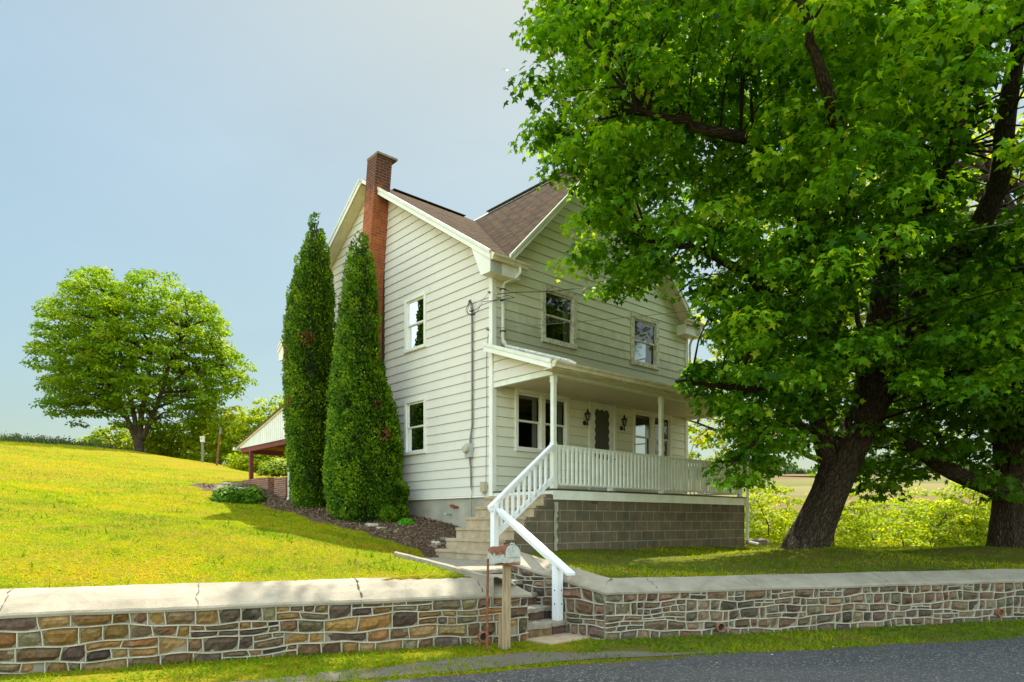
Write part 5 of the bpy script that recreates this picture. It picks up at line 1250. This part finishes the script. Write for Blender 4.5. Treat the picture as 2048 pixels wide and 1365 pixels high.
# ------------------------------------------------------------------ arborvitaes beside the chimney
def arbor(label, x, y, zb, prof, seed, lobes, brown=(), n=34000):
    """prof: (z, radius, dx) rows"""
    t = thing('arborvitae', label, 'tree', (x, y, zb)); rg = np.random.default_rng(seed)
    pz = np.array([p[0] for p in prof]); pr = np.array([p[1] for p in prof]); pd = np.array([p[2] for p in prof])
    # foliage grows in knobbly tufts: tuft centres spread over the column, sprays on the outer side of each tuft
    m0 = 5200; z = pz[0] + (pz[-1]-pz[0])*rg.random(m0); r = np.interp(z, pz, pr); keep = rg.random(m0) < (r+.1)/(pr.max()+.1); z = z[keep]; r = r[keep]
    a_ = rg.uniform(0, 2*np.pi, len(z)); bump_ = vnoise(np.column_stack([np.cos(a_), np.sin(a_), z*.8]), 2.2, seed)*.07
    rc_ = np.maximum(r*(1+bump_)-.11, .0); Cn = np.column_stack([x+np.interp(z,pz,pd)+rc_*np.cos(a_), y+rc_*np.sin(a_), z]); o_ = rg.permutation(len(Cn)); a_ = a_[o_]; Cn = Cn[o_]
    Cn2 = thin(np.column_stack([Cn]), .17); sel_ = [int(np.argmin(((Cn-c)**2).sum(1))) for c in Cn2]; Cn = Cn[sel_]; a_ = a_[sel_]; rt = rg.uniform(.13,.22,len(Cn)); cvt = rg.normal(size=len(Cn))
    per = max(20, n//len(Cn)); ii = np.repeat(np.arange(len(Cn)), per); m = len(ii); d = norm(rg.normal(size=(m,3)))
    od_ = np.column_stack([np.cos(a_[ii]), np.sin(a_[ii]), np.full(m,.35)]); flip = (d*od_).sum(1) < -.15; d[flip] *= -1
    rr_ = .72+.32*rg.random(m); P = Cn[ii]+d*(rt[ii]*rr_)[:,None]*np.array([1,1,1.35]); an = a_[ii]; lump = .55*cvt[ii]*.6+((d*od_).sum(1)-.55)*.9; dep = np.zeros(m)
    for (lx, ly, lz, lr, lh, k) in lobes:
        d = norm(rg.normal(size=(k,3))); q_ = np.array([lx,ly,lz])+d*np.array([lr,lr,lh])*(1-.2*rg.random((k,1))**2)*(1+.14*vnoise(d*2.5,3,seed+9))[:,None]; P = np.vstack([P, q_]); dep = np.append(dep, np.zeros(k)); an = np.append(an, np.arctan2(d[:,1], d[:,0])); lump = np.append(lump, vnoise(q_*3,2,seed+4))
    m = len(P); od = np.column_stack([np.cos(an), np.sin(an), np.full(m,.25)])
    T = norm(od*.45+np.array([0,0,1.0])+rg.normal(size=(m,3))*.35); N = norm(np.column_stack([-np.sin(an), np.cos(an), np.zeros(m)])+rg.normal(size=(m,3))*.6+od*.5)
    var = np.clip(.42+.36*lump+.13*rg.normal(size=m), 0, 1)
    br = np.zeros(m, bool)
    for (bx_, by_, bz_, b_r) in brown: br |= ((P-np.array([bx_,by_,bz_]))**2).sum(1) < b_r**2*(1+.5*rg.normal(size=m))
    sz = rg.uniform(.035,.08,m)
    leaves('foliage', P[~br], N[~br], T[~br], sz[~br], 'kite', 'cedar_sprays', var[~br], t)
    if br.any(): leaves('browned_foliage', P[br], N[br], T[br], sz[br], 'kite', 'browned_sprays', var[br], t)['label'] = 'patch of browned dead foliage'
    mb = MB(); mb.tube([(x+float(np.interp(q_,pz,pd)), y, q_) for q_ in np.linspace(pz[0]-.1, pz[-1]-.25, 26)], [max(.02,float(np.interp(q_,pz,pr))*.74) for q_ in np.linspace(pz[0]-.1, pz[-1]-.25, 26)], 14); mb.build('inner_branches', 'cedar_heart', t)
    return t
x1, y1 = W(622,0,17.8)[:2]
arbor('taller arborvitae column farther from the porch, with small browned spots', x1, y1, .25, [(.18,.40,.1),(.6,.49,.06),(1.8,.55,-.02),(3.0,.60,-.03),(4.4,.60,-.03),(5.5,.54,.0),(6.3,.44,.04),(6.9,.33,.1),(7.4,.20,.13),(7.8,.05,.13)], 5, [], [(x1+.12,y1-.72,4.62,.22),(x1-.62,y1-.3,4.35,.18),(x1-.45,y1-.55,3.0,.12)], 62000)
x2, y2 = W(722,0,15.75)[:2]
arbor('shorter arborvitae column nearer the porch, spreading wide at its foot', x2, y2, .1, [(.0,.62,.08),(.4,.80,.12),(1.1,.84,.08),(1.8,.80,.06),(2.8,.64,.0),(3.6,.50,-.06),(4.4,.41,-.08),(5.1,.36,-.05),(5.8,.29,-.02),(6.2,.20,-.02),(6.5,.04,-.02)], 8, [(x2+.72,y2-.35,.55,.42,.4,5200),(x2+.85,y2-.5,.16,.3,.22,2600)], [(x2+.66,y2-.5,1.9,.16),(x2+.5,y2-.5,2.6,.12)], 66000)
# ------------------------------------------------------------------ low plants
def mound(name, label, cat, x, y, z, r, h, n, size, mat, seed, group=None, up=.3, shape='kite'):
    rg = np.random.default_rng(seed); d = norm(rg.normal(size=(n,3))); d[:,2] = np.abs(d[:,2])
    rr_ = .65+.35*rg.random(n); lump = vnoise(d*2, 3, seed)*.14
    P = np.array([x,y,z])+d*np.array([r,r,h])*(rr_+lump)[:,None]; N = norm(d+np.array([0,0,.6])+rg.normal(size=(n,3))*.4); T = norm(d*np.array([1,1,.2])+rg.normal(size=(n,3))*.5+np.array([0,0,up]))
    o = leaves(name, P, N, T, size*rg.uniform(.6,1.2,n), shape, mat, np.clip(.5+.3*lump*5+.2*rg.normal(size=n)+.3*(d[:,2]-.6),0,1)); tag(o, label, cat, group); return o
gz = lambda x, y: float(height(np.array([x]), np.array([y]))[0])
def at(px, py, D0=6, D1=60):
    """the ground point seen there"""
    u = (px-1024)/F; v = (HZ-py)/F; ds = np.linspace(D0, D1, 1200); g_ = height(ds*u, ds); k = np.argmax(g_ >= ds*v); d = ds[k]; return d*u, d, float(g_[k])
for (px_, py_, r_, h_, sd_, lb) in ((775,1042,.27,.24,1,'larger bright green leafy clump at the foot of the arborvitae'),(813,1052,.19,.17,2,'smaller bright green leafy clump in the mulch nearer the steps')):
    x, y, z = at(px_, py_); mound('sedum_clump', lb, 'plant', x, y, z, r_, h_, 1500, .055, 'sedum_leaves', sd_, 'bright green clumps in the mulch')
for (px_, py_, D_, r_, h_, m_, sd_, lb) in ((458,1000,18.6,.44,.42,'hosta_leaves',3,'light green leafy perennial left of the brick wall'),(499,1002,18.9,.46,.44,'hosta_leaves',4,'darker green leafy perennial against the brick wall')):
    x = (px_-1024)/F*D_; z = gz(x, D_); mound('perennial_clump', lb, 'plant', x, D_, z, r_, h_, 2200, .11, m_, sd_, 'leafy perennials by the brick wall', up=.8)
x, y = W(556, 0, 26.5)[:2]; mound('round_shrub', 'bright lime green rounded shrub above the brick walls', 'shrub', x, y, gz(x,y)+.15, .75, .65, 2600, .12, 'lime_leaves', 9)
x, y = (476-1024)/F*21.6, 21.6; z = gz(x,y); mound('white_flower_patch', 'small patch of white flowers in the stone edged bed', 'flowers', x, y, z, .5, .1, 500, .06, 'white_flowers', 10)
# tall weeds on the hill skyline
n = 2600; x = rng.uniform(-36,-24.5,n); y = 43+rng.uniform(0,3,n); keep = rng.random(n) < np.interp(x, [-36,-29,-24.5],[1,.8,.12]); x, y = x[keep], y[keep]; z = height(x, y); n = len(x)
hN = rng.uniform(.3,1.0,n)*np.interp(x, [-36,-24],[1.1,.55])
P = np.column_stack([x,y,z]); sway = rng.normal(size=(n,3))*.09
V1 = leaves('tall_weeds', P, np.column_stack([rng.normal(size=n)*.2,-np.ones(n),np.zeros(n)]), sway+np.array([0,0,1]), hN, 'blade', 'weed_stalks', rng.random(n)*.6, kind='stuff')
for v in V1.data.vertices: pass
tag(V1, 'grey green tall weeds along the hill skyline', 'weeds')
m = 6; Q = np.repeat(P, m, 0); f = np.tile(np.linspace(.35,1,m), n); Q = Q + np.repeat(sway,m,0)*(f*np.repeat(hN,m))[:,None] + np.column_stack([np.zeros(n*m), np.zeros(n*m), f*np.repeat(hN,m)])
o = leaves('weed_foliage', Q, rng.normal(size=(n*m,3)), rng.normal(size=(n*m,3))+np.array([0,0,.5]), rng.uniform(.06,.16,n*m), 'kite', 'weed_stalks', rng.random(n*m), kind='stuff'); tag(o, 'small leaves of the tall weeds on the skyline', 'weeds')
# woods on the far hill
n = 9000; x = rng.uniform(40,330,n); y = rng.uniform(264,285,n); z = height(x,y)+rng.random(n)**.7*(5+3*np.sin(x*.09)+2*np.sin(x*.31))
o = leaves('distant_woods', np.column_stack([x,y,z]), rng.normal(size=(n,3))+np.array([0,-.6,.6]), rng.normal(size=(n,3)), rng.uniform(1.2,2.6,n), 'kite', 'distant_wood', rng.random(n), kind='stuff'); tag(o, 'distant wooded strip along the top of the far hill', 'woods')
# ------------------------------------------------------------------ rear patio roof, brick walls
pr = thing('patio_cover', 'lean-to patio roof with white gable panel and dark red posts behind the house', 'patio roof', H(1.5, 11.7, .7), HROT)
zl_ = lambda s: 3.62 - (s-9.6)*(3.62-2.62)/(13.85-9.6)
mb = MB(); roof_pts = [(-.12,13.95,zl_(13.95)),(3.6,13.95,zl_(13.95)),(3.6,9.62,zl_(9.62)),(-.12,9.62,zl_(9.62))]
P_ = [Vector(H(*p)) for p in roof_pts]; up = Vector((0,0,.05)); mb.face([p+up for p in P_], 'dark_edge'); mb.face([p for p in P_[::-1]], 'raw_wood')
for i in range(4): mb.face([P_[i], P_[(i+1)%4], P_[(i+1)%4]+up, P_[i]+up], 'dark_edge')
mb.build('roof', None, pr)
mb = MB(); n = 26
for i in range(n):
    s0 = 9.62+(13.7-9.62)*i/n; s1 = 9.62+(13.7-9.62)*(i+1)/n - .02
    mb.prism([H(-.02,s0,2.55),H(-.02,s1,2.55),H(-.02,s1,zl_(s1)-.005),H(-.02,s0,zl_(s0)-.005)], Vector(H(-.03,0,0))-Vector(H(0,0,0)), 'white_trim')
    mb.face([H(-.01,s0,2.55),H(-.01,s1+.02,2.55),H(-.01,s1+.02,zl_(s1)-.02),H(-.01,s0,zl_(s0)-.02)], 'downspout_paint')
mb.build('gable_panel', None, pr)
mb = MB(); mb.beam(H(-.06,9.6,zl_(9.6)+.0), H(-.06,13.95,zl_(13.95)), .05, .11, 'gutter_paint'); mb.build('rake_board', None, pr)
mb = MB(); mb.box(H, .0, 3.5, 13.55, 13.68, 2.38, 2.55); mb.box(H, .0, .1, 9.65, 13.5, 2.40, 2.55); mb.build('beam', 'red_paint_wood', pr)
for i in range(6):
    mb = MB(); mb.beam(H(.25+i*.62,9.65,zl_(9.65)-.09), H(.25+i*.62,13.5,zl_(13.5)-.09), .05, .12); mb.build('rafter', 'raw_wood', pr)
for (t_, s_) in ((.06,12.92),(3.4,12.92)):
    mb = MB(); mb.box(H, t_-.06, t_+.06, s_-.06, s_+.06, gz(*H(t_,s_,0)[:2])-.1, 2.40); mb.build('post', 'red_paint_wood', pr, bevel=.006)
mb = MB(); mb.box(H, -.15, 3.5, 13.96, 14.06, zl_(13.95)-.09, zl_(13.95)+.02); mb.build('gutter', 'white_trim', pr)
for (t0, t1, s0, s1, z1, lb) in ((-.1,.22,11.1,13.3,1.42,'long low brick wall left of the gap, behind the leafy perennials'),(-.1,.22,9.75,10.6,1.36,'short brick wall between the gap and the house corner')):
    mb = MB(); zb_ = .4; mb.box(H, t0, t1, s0, s1, zb_, z1, 'garden_brick', True); o = mb.build('brick_wall', None, None, bevel=.004)
    tag(o, lb, 'wall', None)
mb = MB(); mb.box(H, .9, 1.1, 9.8, 13.5, .4, 1.4, 'garden_brick', True); tag(mb.build('brick_wall', None), 'rear brick wall seen through the gap under the patio roof', 'wall')
# ------------------------------------------------------------------ birdhouse pole and rusty pole on the hill
by = 37.0; bx = (405-1024)/F*by; bz = gz(bx, by)
bh = thing('birdhouse', 'small pale birdhouse on a dark wooden pole on the hill', 'birdhouse', (bx, by, bz)); k = by/F
mb = MB(); mb.box(lambda a,b,c: (bx+a, by+b, bz+c), -.05,.05,-.05,.05,-.2,40*k); mb.build('pole', 'cable_grey', bh)
mb = MB(); T_ = 40*k; w_ = 3.2*k; mb.box(lambda a,b,c: (bx+a, by+b, bz+c), -w_,w_,-w_,w_,T_,T_+9*k)
mb.prism([(bx-w_*1.25,by-w_*1.3,bz+T_+9*k),(bx+w_*1.25,by-w_*1.3,bz+T_+9*k),(bx+w_*1.25,by-w_*1.3,bz+T_+10.5*k),(bx,by-w_*1.3,bz+T_+12*k),(bx-w_*1.25,by-w_*1.3,bz+T_+10.5*k)], (0,w_*2.6,0)); mb.build('nest_box', 'weathered_white', bh)
mb = MB(); c = Vector((bx, by-w_-.004, bz+T_+5.5*k)); mb.face([c+Vector((math.cos(a_)*.03,0,math.sin(a_)*.03)) for a_ in np.linspace(0,6.28,13)[:-1]]); mb.build('entrance_hole', 'interior_dark', bh)
ry_ = 36.0; rx_ = (433-1024)/F*ry_; rz_ = gz(rx_, ry_); k = ry_/F
rp = thing('rusty_pole', 'leaning rusty iron pole right of the birdhouse', 'pole', (rx_, ry_, rz_))
mb = MB(); mb.tube([(rx_,ry_,rz_-.2),(rx_+4*k,ry_,rz_+36*k),(rx_+8*k,ry_,rz_+68*k)], [.055,.05,.045], 8); mb.build('shaft', 'rusty_iron', rp)
mb = MB(); mb.tube([(rx_+7.4*k,ry_,rz_+62*k),(rx_+8.6*k,ry_,rz_+76*k)], [.062,.055], 8); mb.build('cap', 'cable_grey', rp)
# ------------------------------------------------------------------ loose stones
def rock(name, x, y, z, a, b, c, seed, mat, rot=0):
    rg = np.random.default_rng(seed); mb = MB(); nu, nv = 9, 6
    P = []
    for j in range(nv+1):
        th = math.pi*j/nv
        for i in range(nu):
            ph = 2*math.pi*i/nu; v = np.array([math.sin(th)*math.cos(ph), math.sin(th)*math.sin(ph), math.cos(th)]); v = np.sign(v)*np.abs(v)**.62
            s_ = 1+.13*math.sin(3*v[0]+seed)+.12*math.sin(4*v[1]+2*seed)+.05*rg.normal(); p = v*s_*np.array([a,b,c])
            cr, sr_ = math.cos(rot), math.sin(rot); P.append((x+p[0]*cr-p[1]*sr_, y+p[0]*sr_+p[1]*cr, z+p[2]))
    for j in range(nv):
        for i in range(nu):
            q = [P[j*nu+i], P[(j+1)*nu+i], P[(j+1)*nu+(i+1)%nu], P[j*nu+(i+1)%nu]]; mb.face(q)
    return mb.build(name, mat)
rk = [(745,1056,.17,.13,.07,'pale_stone','pale flat stone at the front edge of the mulch below the arborvitae'),(763,1061,.12,.1,.05,'pale_stone','smaller pale stone just right of the pale flat one'),
      (780,1066,.10,.08,.035,'slate_stone','low brown stone right of the two pale stones'),(873,1093,.10,.09,.07,'pale_stone','light stone beside the bottom concrete step'),
      (868,1098,.12,.1,.05,'slate_stone','dark flat stone under the light one by the steps'),(888,1082,.12,.1,.05,'slate_stone','dark stone leaning against the second concrete step'),(885,1092,.11,.09,.04,'slate_stone','dark slab against the bottom concrete step')]
for i, (px_, py_, a_, b_, c_, m_, lb) in enumerate(rk):
    x, y, z = at(px_, py_); tag(rock('stone', x, y, z+.02, a_, b_, c_, i+3, m_, i*.7), lb, 'stone', 'loose stones in the mulch')
x, y, z = at(1515, 1090); tag(rock('stone', x+.0, y, z+.03, .28, .2, .13, 44, 'slate_stone', .3), 'reddish brown rock beside the far downspout foot', 'stone')
# stone edging of the bed on the slope
_od = ['lowest','second lowest','third','fourth','fifth','sixth']
EDL = [f'{w_} flat stone from the bottom in the left edge of the sloping bed' for w_ in _od] + [f'{w_} flat stone from the left in the upper edge of the sloping bed' for w_ in ('first','second','third','fourth','fifth')] + ['flat stone in front of the leafy perennials nearest the brick wall','flat stone in front of the middle of the leafy perennials','flat stone in front of the left end of the leafy perennials']
ed = [(436,990),(438,983),(440,976),(442,969),(444,963),(447,957),(452,953),(458,951),(464,950),(470,952),(480,953),(505,1006),(478,1008),(455,1006)]
for i, (px_, py_) in enumerate(ed):
    D_ = 19.5+ (1000-py_)*.06; x, y = (px_-1024)/F*D_, D_; z = gz(x, y)
    o = rock('edging_stone', x, y, z+.06, .2, .13, .06, 70+i, 'slate_stone', i*1.1); tag(o, EDL[i], 'stone', 'flat stones edging the bed on the slope')
# ------------------------------------------------------------------ mailbox
Dp = 8.02; X0 = (1012-1024)/F*Dp; mbx = thing('mailbox', 'rusty rural mailbox with dented arched top on a weathered wooden post', 'mailbox', (X0, Dp, BASE))
mb = MB(); pw_ = .052; FRp = lambda a,b,c: (X0+a+.018*(c+1.5)*.6, Dp+b, c)
mb.box(FRp, -pw_, pw_, -pw_, pw_, BASE-.1, -.50); mb.box(lambda a,b,c: FRp(a,b,c), -pw_-.04,-pw_-.002,-.02,.04, BASE-.1, -1.10); mb.build('post', 'post_wood', mbx, bevel=.006) if False else None
def m_postwood():
    t = NT('post_wood'); v = t.coord('Object', (1,1,.06)); w = t.noise(v, 38, 6, .7, .8)
    c = t.ramp(w, [(.3,(.17,.11,.06)),(.5,(.33,.24,.14)),(.7,(.42,.33,.2))]); v2 = t.coord('Object', (1,1,.5)); c = t.mix(t.ramp(t.noise(v2, 9, 2), [(.66,(0,0,0)),(.72,(1,1,1))]), c, (.11,.07,.035))
    b = t.bsdf(.85, .2, c); t.bump(b, w, .6, .01)
m_postwood(); mb.build('post', 'post_wood', mbx, bevel=.006)
def m_boxmetal():
    t = NT('mailbox_metal'); v = t.coord('Object'); z = t.sepz(v, 2)
    n = t.math('ADD', t.noise(v, 9, 7, .7), t.math('MULTIPLY', t.math('SUBTRACT', z, 1.0), 3.2))
    c = t.mix(t.ramp(n, [(.78,(0,0,0)),(.88,(1,1,1))]), t.ramp(t.noise(v, 14, 5), [(.35,(.36,.38,.36)),(.7,(.52,.54,.5))]), t.ramp(t.noise(v, 20, 5), [(.35,(.23,.075,.03)),(.65,(.13,.045,.025))]))
    n2 = t.math('SUBTRACT', t.math('ADD', t.noise(v, 16, 6, .7), .40), t.math('MULTIPLY', t.math('SUBTRACT', z, .93), 9)); c = t.mix(t.ramp(n2, [(.80,(0,0,0)),(.95,(1,1,1))]), c, (.20,.075,.03))
    b = t.bsdf(.6, .4, c, 0.1); t.bump(b, t.noise(v, 25, 4), .3, .01)
m_boxmetal()
def m_doormetal():
    t = NT('mailbox_door_metal'); v = t.coord('Object'); z = t.sepz(v, 2)
    n2 = t.math('SUBTRACT', t.math('ADD', t.noise(v, 16, 6, .7), .45), t.math('MULTIPLY', t.math('SUBTRACT', z, 1.02), 12))
    c = t.mix(t.ramp(n2, [(.75,(0,0,0)),(.95,(1,1,1))]), t.ramp(t.noise(v, 14, 5), [(.35,(.34,.36,.32)),(.7,(.50,.50,.43))]), (.26,.10,.04))
    c = t.mix(t.ramp(t.noise(v, 24, 5, .7), [(.62,(0,0,0)),(.7,(.7,.7,.7))]), c, (.3,.15,.08)); t.bsdf(.6, .4, c, .1)
m_doormetal()
# box axis: front (door) faces right and toward the road, body runs back to the left
ax = Vector((-.52, .84, -.05)).normalized(); sx = Vector((.85,.53,0)).normalized(); up_ = sx.cross(ax).normalized()
if up_.z < 0: up_ = -up_
fo = Vector((X0+.085, Dp-.13, -.485)); W2 = .088; HB = .115
def arch(o, sc=1.0, n=12):
    pts = [o - sx*W2*sc, o + sx*W2*sc] ; pts = [o - sx*W2*sc + up_*0, o - sx*W2*sc + up_*HB] + [o + up_*HB + (-sx*math.cos(math.pi*i/n) + up_*math.sin(math.pi*i/n)*1.05)*W2*sc for i in range(1,n)] + [o + sx*W2*sc + up_*HB, o + sx*W2*sc]
    return pts
mb = MB(); secs = [(0,1),(.12,1.01),(.25,.98),(.36,1.0),(.45,.97)]; prev=None
for (l, s_) in secs:
    c_ = arch(fo+ax*l + up_*(.008*math.sin(l*14)), s_)
    if prev:
        for i in range(len(c_)): j=(i+1)%len(c_); mb.face([prev[i],prev[j],c_[j],c_[i]])
    prev = c_
mb.face(prev); mb.build('box', 'mailbox_metal', mbx, bevel=0)
mb = MB(); a0_ = arch(fo-ax*.012, 1.06); a1_ = arch(fo+ax*.012, 1.06); mb.face(a0_[::-1])
for i in range(len(a0_)): j=(i+1)%len(a0_); mb.face([a0_[i],a0_[j],a1_[j],a1_[i]])
mb.beam(fo-ax*.016+up_*.075-sx*W2*.95, fo-ax*.016+up_*.075+sx*W2*.95, .012, .008); mb.build('door', 'mailbox_door_metal', mbx)
mb = MB(); mb.beam(fo-ax*.018+up_*(HB+.02), fo-ax*.018+up_*(HB+W2+.03), .022, .008); mb.tube([fo-ax*.03+up_*(HB+W2+.02), fo+ax*.03+up_*(HB+W2+.022)], .010, 8); mb.tube([fo-sx*.02+ax*.02+up_*(HB+W2+.02), fo+sx*.02+ax*.02+up_*(HB+W2+.02)], .011, 8); mb.build('latch', 'galvanised', mbx)
mb = MB(); mb.beam(fo-ax*.04-up_*.012, fo+ax*.30-up_*.012, .14, .02); mb.build('base_board', 'rusty_iron', mbx)
# rusty stake beside it
xk = (974-1024)/F*8.0; mb = MB(); mb.tube([(xk,8.0,BASE-.1),(xk+.004,8.0,-.98),(xk+.012,8.0,-.44)], [.016,.015,.014], 8)
tag(mb.build('iron_stake', 'rusty_iron'), 'thin rusty iron pipe standing in the ground left of the mailbox post', 'pipe')
# ------------------------------------------------------------------ overhead wires
def cable(name, label, p0, p1, sag, r, mat, twist=0, n=60):
    p0, p1 = Vector(p0), Vector(p1); pts=[]
    for i in range(n+1):
        f = i/n; p = p0.lerp(p1, f); p.z -= sag*4*f*(1-f)
        if twist: p += Vector((0, math.cos(f*twist), math.sin(f*twist)))*.012
        pts.append(p)
    mb = MB(); mb.tube(pts, r, 5); o = mb.build(name, mat); tag(o, label, 'cable'); return o
pc = H(.02,-.12,4.56)
cable('service_cable', 'dark twisted service cable running from the house corner to the right', pc, (12.2, 10.0, 5.6), .42, .009, 'cable_black', 60)
cable('service_cable', 'bare pale wire twisted along the dark service cable', pc, (12.2, 10.0, 5.6), .42, .007, 'cable_bare', 61.5)
cable('telephone_wire', 'thin lower telephone wire crossing below the service cable', H(.02,-.1,3.88), (12.2, 10.0, 4.55), .22, .005, 'cable_grey')
def drop(pts, r=.006, name='wire_loop', lb=''):
    mb = MB(); mb.tube(pts, r, 5); o = mb.build(name, 'cable_black', house); return o
a_ = H(-.05,.03,4.56); pcv = Vector(pc)
drop([fS(.60,.13,4.55), fS(.50,.16,4.36), fS(.32,.18,4.30), fS(.12,.2,4.34), tuple(pcv.lerp(Vector(H(.4,-.3,4.55)),.5)), H(.42,-.2,4.55)])
drop([fS(.60,.13,4.55), fS(.62,.16,4.32), fS(.48,.18,4.22), fS(.25,.2,4.24), fS(.02,.24,4.38), H(.42,-.2,4.55)])
drop([fS(.60,.13,4.55), fS(.68,.15,4.38), fS(.58,.17,4.27), fS(.42,.17,4.25)]); drop([fS(.09,.05,4.60), fS(.22,.12,4.45), fS(.40,.17,4.27)], .003)
for q_ in (fS(.46,.17,4.31), fS(.42,.17,4.23), H(.12,-.16,4.44)):
    mb = MB(); v_ = Vector(q_); mb.tube([v_-Vector((.05,0,0)), v_, v_+Vector((.05,0,.01))], [.008,.02,.008], 6); mb.build('connector', 'cable_black', house)
for (q0, q1) in ((fS(.05,.0,4.62), fS(.05,.07,4.62)), (fS(.09,.0,3.88), fS(.09,.08,3.88))):
    mb = MB(); mb.tube([q0, q1], .025, 8); mb.build('insulator', 'cable_grey', house)
mb = MB(); mb.tube([fS(.05,.05,4.62), pc], .006, 5); mb.build('anchor_wire', 'cable_bare', house)
